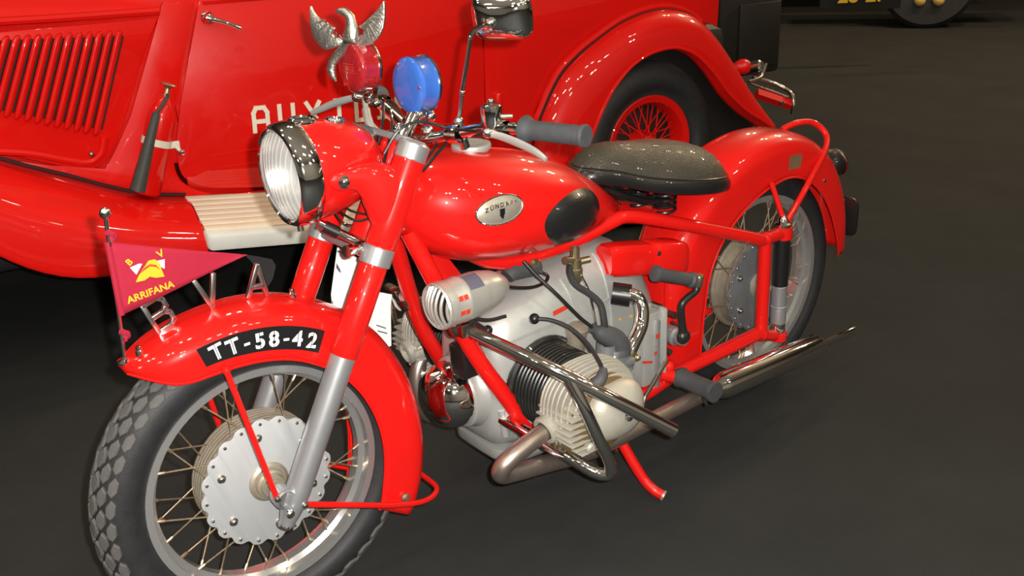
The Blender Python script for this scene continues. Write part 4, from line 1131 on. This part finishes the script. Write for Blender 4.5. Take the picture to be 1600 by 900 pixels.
# lettering AUXILIAR
A0, A1 = tp(409, 204.5, -.096), tp(676, 174.5, -.096)
for i, ch in enumerate('AUXILIAR'):
    P = A0.lerp(A1, (0, .140, .288, .435, .560, .685, .812, .955)[i]) + V((0, .002, 0))
    run = (A1 - A0).normalized()
    h = .079
    b = MB(); t = .0145; wd = .047; kz = [0]
    def sbar(p, q_, tt=t):
        p, q_ = V((*p, 0)), V((*q_, 0)); ax = (q_ - p).normalized(); nn = V((-ax.y, ax.x, 0))
        kz[0] += .00025
        b.box((p + q_) / 2 + V((0, 0, kz[0])), ((q_ - p).length + tt * .8, tt, .003), (ax, nn, V((0, 0, 1))))
    def path(pp):
        for p, q_ in zip(pp, pp[1:]): sbar(p, q_)
    if ch == 'A': path([(-wd/2, 0), (-wd/2, h*.78), (-wd*.3, h), (wd*.3, h), (wd/2, h*.78), (wd/2, 0)]); sbar((-wd/2, h*.42), (wd/2, h*.42))
    elif ch == 'U': path([(-wd/2, h), (-wd/2, h*.2), (-wd*.3, 0), (wd*.3, 0), (wd/2, h*.2), (wd/2, h)])
    elif ch == 'X': sbar((-wd/2, 0), (wd/2, h)); sbar((-wd/2, h), (wd/2, 0))
    elif ch == 'I': sbar((0, 0), (0, h)); sbar((-wd*.3, 0), (wd*.3, 0), t*.8); sbar((-wd*.3, h), (wd*.3, h), t*.8)
    elif ch == 'L': path([(-wd*.35, h), (-wd*.35, 0), (wd*.45, 0)])
    elif ch == 'R': path([(-wd/2, 0), (-wd/2, h), (wd*.25, h), (wd/2, h*.8), (wd/2, h*.62), (wd*.25, h*.45), (-wd/2, h*.45)]); sbar((0, h*.45), (wd/2, 0))
    upv = V((0, 0, 1)); upv = (upv - run * upv.dot(run)).normalized()
    place('letter', b.mesh('letter', 'letter_paint'), door if i < 7 else door, frame(P, run, upv, V((0, 1, 0))))
# bonnet
hs = []
for a_, zt, wd in ((1.882, 1.10, 0), (2.0, 1.125, 0), (2.4, 1.14, .02), (2.8, 1.13, .06), (3.1, 1.10, .10), (3.16, 1.05, .13)):
    yb = -.112 - wd
    prof = [(yb, .58), (yb, .8), (yb + .003, 1.035), (yb + .012, 1.058), (yb + .012, 1.075), (yb - .02, 1.10 + (zt - 1.1) * .5), (yb - .12, zt + .06), (yb - .35, zt + .13)]
    hs.append([V((a_, y, z)) for y, z in prof + [(W_ - y, z) for y, z in reversed(prof)]])
bon = part('bonnet', MB().loft(hs), 'truck_red', car, angle=40, label='bonnet with slanted louvres')
part('bonnet_belt', MB().tube([V((1.885, -.100, 1.066)), V((2.2, -.100, 1.071)), V((2.45, -.108, 1.078)), V((2.8, -.150, 1.085)), V((3.1, -.20, 1.085))], .013, 8), 'truck_red', bon)
bp_ = panel('bonnet_side', rounded([(1.890, 1.045, 0), (3.05, 1.05, 0), (3.05, .76, 0), (2.42, .695, 0), (2.25, .625, .02), (2.155, .60, .05), (2.105, .635, .05), (2.035, .762, 0), (1.948, .95, 0)], 0), -.099, .012, .008, bon)
part('bonnet_ridge', MB().tube(cr([V((2.115, -.094, .70)), V((2.135, -.093, .652)), V((2.175, -.093, .630)), V((2.24, -.093, .648)), V((2.36, -.094, .69)), V((2.6, -.10, .735))], 6), .012, 8), 'truck_red', bon)
part('bonnet_knob', MB().ball(tp(143, 241, -.085), .009, 10, 8), 'old_chrome', bon)
# louvres: 16 slanted pressed blades
lt0, lb0 = tp(187, 46, -.098), tp(149, 213, -.098)
lt1, lb1 = tp(13, 55, -.098), tp(-20, 178, -.098)
for k in range(17):
    t_ = k / 10.85
    top, bot = lt0.lerp(lt1, t_), lb0.lerp(lb1, t_)
    ax = (top - bot); L = ax.length; ax.normalize()
    rows = []
    for i in range(13):
        s_ = (0, .006, .018, .035, .06, .2, .5, .8, .94, .965, .982, .994, 1)[i]
        f = math.sqrt(max(.002, 1 - max(0, 1 - min(s_, 1 - s_) / .06) ** 2))
        c0 = bot + ax * (L * s_)
        r_ = .0125 * f
        row = []
        for j in range(9):
            an = PI * j / 8
            row.append(c0 + V((r_ * math.cos(an) * 1.0, 0, 0)) + V((0, .017 * f * math.sin(an) ** .8 - .001 + .004 * math.cos(an) * f, 0)))
        rows.append(row)
    lo_ = part('louvre', MB().loft(rows, False, wrap=False), 'truck_red', bon, angle=50, thick=.0015)
    part('louvre_slot', MB().tube([bot.lerp(top, .06) + V((-.0125, .0015, 0)), bot.lerp(top, .94) + V((-.0125, .0015, 0))], .0045, 6), 'gap', bon)
# rear fender: from the bead on the body out to the lip round the wheel
bead = [(.56, .40), (.535, .47), (.504, .545), (.42, .68), (.33, .755), (.238, .807), (.12, .862), (0, .893), (-.1, .900), (-.19, .885), (-.272, .850), (-.36, .775), (-.46, .66), (-.56, .52), (-.63, .42), (-.67, .36)]
lip = [(.40, .28), (.365, .37), (.33, .44), (.285, .525), (.245, .59), (.20, .645), (.13, .705), (.04, .745), (-.06, .758), (-.13, .748), (-.21, .712), (-.30, .635), (-.39, .535), (-.50, .445), (-.60, .385), (-.675, .335)]
rows = []
B_, L_ = cr([V((a_, 0, z)) for a_, z in bead], 4), cr([V((a_, 0, z)) for a_, z in lip], 4)
for p, q_ in zip(B_, L_):
    row = []
    for j in range(13):
        t_ = j / 12
        c = p.lerp(q_, t_ ** 1.25)
        y = -.10 + .115 * math.sin(t_ * PI / 2) ** .8
        out = V((p.x + .03, 0, p.z - .40)).normalized()
        row.append(V((c.x, y, c.z)) + out * (.030 * math.sin(PI * t_)))
    for j in range(1, 4):
        row.append(row[12] + V((-(q_.x) * .02 * j, -.012 * j, -.004 * j)))
    rows.append(row)
rf_ = part('rear_wing', MB().loft(rows, False, wrap=False), 'car_wing' if 'car_wing' in MATS else 'truck_red', car, angle=60, thick=.003, label='rounded red rear wing')
part('wing_bead', MB().tube([V((p.x, -.090, p.z + .012)) for p in B_[:int(len(B_) * .72)]], .014, 8), 'truck_red', rf_)
part('wing_gap', MB().tube([V((p.x, -.076, p.z - .002)) for p in B_[2:int(len(B_) * .68)]], .0065, 6), 'gap', rf_)
part('wing_lip', MB().tube([r[12] for r in rows], .007, 8), 'truck_red', rf_)
part('arch_shade', MB().prism([V((p.x * 1.03, -.110, p.z + .02)) for p in L_] + [V((-.60, -.110, .30)), V((.40, -.110, .26))], V((0, .010, 0))), 'dark_body', car)  # dark sheet over the body shell, standing in for shade inside the wheel arch
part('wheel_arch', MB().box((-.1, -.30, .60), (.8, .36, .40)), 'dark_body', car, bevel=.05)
# wheels
def car_wheel(a_):
    c0 = V((a_, -.085, .355)); Y_ = V((0, 1, 0))
    prof = []
    for i in range(25):
        psi = math.radians(-150 + 300 * i / 24)
        prof.append((.278 + .077 * math.cos(psi), .085 * math.sin(psi) if abs(psi) < 2.1 else math.copysign(.062, psi)))
    whl = part('car_wheel', MB().lathe([(.210, .066), (.214, .062), (.198, .055), (.190, .030), (.178, .02), (.178, -.05), (.214, -.062), (.205, -.066), (.168, -.05), (.168, .03), (.184, .058)], c0, Y_, 48, closed=True), 'truck_red', car, label='red wire spoked car wheel')
    part('car_tyre', MB().lathe(prof, c0, Y_, 64, closed=True), 'rubber', whl, angle=70)
    part('car_hub', MB().lathe([(.06, -.06), (.06, -.01), (.045, .02), (.045, .055), (.03, .068), (0, .07)], c0, Y_, 24), 'truck_red', whl)
    part('brake_drum', MB().lathe([(.155, -.07), (.155, -.02), (.14, -.012), (0, -.012)], c0, Y_, 36), 'gap', whl)
    me = None
    for k in range(40):
        th = 2 * PI * k / 40; cr_ = .42 if k % 2 else -.42
        h0 = .050 if k % 4 < 2 else -.0
        p0 = c0 + V((.046 * math.cos(th + cr_), h0, .046 * math.sin(th + cr_))); p1 = c0 + V((.178 * math.cos(th), .012, .178 * math.sin(th)))
        d = p1 - p0
        if me is None: me = MB().tube([(0, 0, 0), (0, 0, d.length)], .0028, 6).mesh('wire_spoke', 'truck_red')
        place('wire_spoke', me, whl, Matrix.Translation(p0) @ V((0, 0, 1)).rotation_difference(d.normalized()).to_matrix().to_4x4())
car_wheel(0.0)
car_wheel(2.98)
# front wing, sweeping down to the running board
rows = []
for a_, zi, zr, zm, zb in ((3.45, .40, .40, .36, .30), (3.38, .62, .60, .50, .38), (3.25, .80, .78, .68, .56), (3.0, .90, .88, .80, .72), (2.75, .86, .83, .76, .66), (2.60, .785, .75, .68, .56), (2.50, .725, .69, .60, .465), (2.43, .685, .640, .545, .405), (2.34, .640, .590, .490, .355), (2.25, .600, .545, .450, .332), (2.15, .550, .505, .425, .325), (2.05, .505, .470, .405, .325), (1.97, .485, .450, .395, .330), (1.90, .472, .432, .390, .334)):
    pts = [(-.125, zi + .0), (-.06, zi - .004), (.02, (zi + zr) / 2 + .012), (.08, zr), (.12, (zr + zm) / 2 + .01), (.142, zm), (.150, (zm + zb) / 2), (.152, zb), (.135, zb - .004)]
    rows.append([V((a_, y, z)) for y, z in cr([(0, y, z) for y, z in pts], 3) for (_, y, z) in [(0, y, z)]] if False else [V((a_, p.y, p.z)) for p in cr([(0, y, z) for y, z in pts], 3)])
fw = part('front_wing', MB().loft(rows, False, wrap=False), 'truck_red', car, angle=60, thick=.003, subdiv=1, label='sweeping red front wing')
part('wing_welt', MB().tube([V((r[0].x, -.085, r[0].z + .004)) for r in rows[6:]], .006, 6), 'gap', fw)
# running board, cream, with moulded ribs
rb0 = [(1.915, -.10), (1.66, .135)]
brd = []
outl_ = [(1.93, -.095), (1.925, .02), (1.912, .12), (1.905, .165), (.42, .165), (.50, -.095)]
def rz(a_, y): return .443 + .125 * (a_ - 1.75) - .05 * (y + .095) / .22
b = MB()
top_ = [V((a_, y, rz(a_, y))) for a_, y in outl_]; bot_ = [V((a_, y, rz(a_, y) - .060)) for a_, y in outl_]
n_ = len(top_)
b.add(top_ + bot_, [tuple(range(n_)), tuple(range(2 * n_ - 1, n_ - 1, -1))] + [(i, n_ + i, n_ + (i + 1) % n_, (i + 1) % n_) for i in range(n_)])
rbo = part('running_board', b, 'cream_front', car, bevel=.012, label='cream running board with moulded ribs')
for k in range(7):
    y = -.083 + .035 * k
    part('board_rib', MB().box(V((1.19, y, rz(1.19, y) + .001)), (1.44, .0325, .010), (V((1, 0, .125)), V((0, 1, -.225)), V((-.125, .225, 1)))), 'cream', rbo, bevel=.004)
part('chassis', MB().box((1.2, -.72, .33), (3.6, .9, .12)), 'dark_body', car, bevel=.02)
# rear end: black luggage trunk, lamp, bumper
tr = part('luggage_trunk', MB().box((-.755, -.78, .72), (.66, .80, .44)), 'dark_body', car, bevel=.02, label='black luggage trunk on the tail')
part('trunk_panel', MB().box((-.93, -.372, .69), (.26, .012, .30)), 'trunk_brown' if 'trunk_brown' in MATS else 'dark_body', tr, bevel=.003)
part('trunk_strap', MB().box((-.66, -.374, .72), (.03, .010, .42)), 'black_paint', tr)
tl_ = tp(1161, 104, -.12)
part('tail_light', MB().lathe([(.012, -.05), (.026, -.03), (.034, -.01), (.034, .012), (.026, .026), (0, .032)], tl_, (-1, .35, 0), 20), 'truck_red', car)
pl0 = tp(1185, 106, -.25)
plm = part('plate_lamp', MB().lathe([(.03, -.03), (.038, -.026), (.038, .012), (.030, .020), (0, .022)], pl0, (-.4, .8, .2), 20), 'chrome', car)
part('plate_lamp_arm', MB().tube(cr([pl0 + V((-.02, .03, .02)), tp(1191, 118, -.2), tp(1183, 124, -.18), tp(1170, 128, -.15)], 5), .008, 8), 'steel', plm)
bm_ = [tp(1176, 122, -.28), tp(1200, 127, -.26), tp(1222, 136, -.22), tp(1236, 146, -.17), tp(1240, 160, -.14), tp(1238, 178, -.14)]
part('bumper_bar', MB().tube(cr(bm_, 5), .010, 10), 'chrome', car)
part('bumper_bar', MB().tube(cr([tp(1172, 130, -.28), tp(1200, 140, -.24), tp(1232, 152, -.16)], 5), .007, 8), 'chrome', car)
part('bumper_arm', MB().tube([tp(1182, 146, -.22), tp(1236, 164, -.16)], .024, 4), 'truck_red', car)
part('bumper_bolt', MB().lathe([(.012, 0), (.010, .008), (0, .010)], tp(1221, 161, -.13), (0, 1, 0), 10), 'chrome', car)
part('underbody', MB().box((-.55, -.60, .42), (.60, .5, .16)), 'dark_body', car, bevel=.03)

# ================================================================== FIRE EXTINGUISHER strapped to the cowl
def cw(v): return TC + TU * v.x + TN * v.y + V((0, 0, v.z))
e0, e1 = cw(tp(228, 303, -.035)), cw(tp(262, 138, -.035))
EXL = (e1 - e0).length; ea = (e1 - e0).normalized()
ext = root('fire_extinguisher', e0, 'small red fire extinguisher with black horn strapped beside the car door', 'extinguisher')
k = EXL
exr = .044
part('cylinder_body', MB().lathe([(0, .0), (exr * .8, .0), (exr, .008), (exr, k * .70), (exr * .93, k * .78), (exr * .70, k * .85), (exr * .4, k * .90), (exr * .28, k * .92), (0, k * .92)], e0, ea, 30), 'ext_red' if 'ext_red' in MATS else 'truck_red', ext, angle=50)
vt = e0 + ea * k * .90
part('valve', MB().lathe([(.010, 0), (.011, .012), (.008, .016), (.008, .034), (.011, .036), (.006, .045)], vt, ea, 14), 'rust_steel', ext)
hw = vt + ea * .046
hwo = part('hand_wheel', MB().lathe([(.021, -.003), (.025, 0), (.021, .004), (.012, .003), (.006, .004), (0, .004)], hw, ea, 18), 'rust_steel', ext)
out_ = TN
h0, h1 = vt + ea * .012 + out_ * .02, cw(tp(244, 178, .045))
part('discharge_pipe', MB().tube(cr([vt + ea * .012, h0, mid(h0, h1, .5) + out_ * .006, h1], 5), .006, 8), 'horn_black', ext)
h2 = cw(tp(215, 298, .055))
dd = h2 - h1
part('horn', MB().lathe([(.009, -.004), (.012, 0), (.0165, dd.length * .4), (.0235, dd.length * .97), (.0245, dd.length), (.022, dd.length), (.012, dd.length * .5)], h1, dd, 22), 'horn_black', ext, label='black discharge horn')
sp = e0 + ea * k * .50
a, u, v = basis(ea, out_)
strap = MB().lathe([(exr + .0005, -.011), (exr + .003, -.011), (exr + .003, .011), (exr + .0005, .011)], sp, ea, 30, closed=True)
so = part('strap', strap, 'strap', ext)
b0 = cw(tp(272, 226, -.02)); part('strap_buckle', MB().box(b0, (.034, .012, .022), (TU, TN, V((0, 0, 1)))).tube([b0, cw(tp(284, 238, -.015))], .007, 8), 'strap', ext, bevel=.003)
part('buckle_bolt', MB().ball(cw(tp(284, 238, -.01)), .011, 10, 8), 'chrome', ext)

# ================================================================== INFORMATION SHEETS by the engine
def sheet(name, pix, y, lab, marks):
    P = [side(px, py, y) for px, py in pix]
    c0 = sum(P, V()) / len(P)
    r = root(name, V((c0.x, c0.y, min(p.z for p in P))), lab, 'paper sheet')
    part('sheet', MB().prism(P, V((0, .0012, 0))), 'paper', r)
    for m_ in marks:
        part('printing', MB().prism([side(px, py, y + .0022) for px, py in m_], V((0, .0004, 0))), 'ink', r)
    return r
sheet('paper_sheet', [(527, 385), (580, 414), (590, 470), (570, 560), (526, 545), (517, 460)], -.135, 'white printed sheet hanging behind the fork legs', [[(527, 391), (531, 392), (531, 395), (527, 394)], [(533, 394), (536, 395), (536, 397), (533, 396)], [(538, 398), (544, 401), (544, 403), (538, 400)], [(526, 411), (531, 420), (533, 427), (529, 424), (525, 418)], [(519, 470), (520.2, 470), (523, 545), (521, 545)]])
sheet('paper_sheet', [(585, 455), (612, 460), (610, 480), (611, 540), (598, 545), (575, 560)], -.125, 'curled white sheet hanging between fork and frame tubes', [[(588, 507), (603, 512), (603, 514), (588, 509)], [(590, 516), (605, 520), (605, 522), (590, 518)]])

# ================================================================== FAR VEHICLE in the dark
fv = root('old_truck', V((-7.35, -3.75, 0)), 'dark old lorry parked far behind the fire car', 'truck')
fc = V((-7.30, -3.68, .44))
dr = V((.80, .60, 0)).normalized()     # facing this way
sdv = V((-.60, .80, 0))
whl = part('lorry_wheel', MB().lathe([(.2, -.11), (.40, -.11), (.44, -.07), (.44, .07), (.40, .11), (.2, .11), (.18, .06), (0, .05)], fc, dr, 44), 'rubber', fv)
part('wheel_hub', MB().lathe([(.09, 0), (.09, .10), (.05, .14), (0, .14)], fc, dr, 20), 'dark_body', whl)
for s_ in (-.08, .09):
    part('hub_bolt', MB().ball(fc + dr * .14 + sdv * s_ + V((0, 0, -.17)), .055, 12, 8), 'ochre', whl)
part('lorry_body', MB().box(fc + V((-1.6, -1.6, .95)), (2.6, 2.4, 1.0), (dr, sdv, V((0, 0, 1)))), 'dark_body', fv, bevel=.1)
part('lorry_axle', MB().box(fc - dr * .3 + sdv * -.2 + V((0, 0, .10)), (.5, 2.2, .3), (dr, sdv, V((0, 0, 1)))), 'dark_body', fv, bevel=.04)
pp = CAM + ray(1345, -4) * ((7.6) / ray(1345, -4).dot(FWD)) 
part('lorry_plate', MB().box(pp, (.02, .62, .16), (-ray(1345, 0).normalized(), RIGHT, V((0, 0, 1)))), 'black_paint', fv)
rr2 = V((RIGHT.x, RIGHT.y, 0)).normalized(); nn2 = rr2.cross(V((0, 0, 1)))
place('plate_number', text_mesh('28-27', .16, .004, 'yellow', .004), fv, frame(pp - FWD * .03 + V((0, 0, -.040)), rr2, V((0, 0, 1)), nn2))
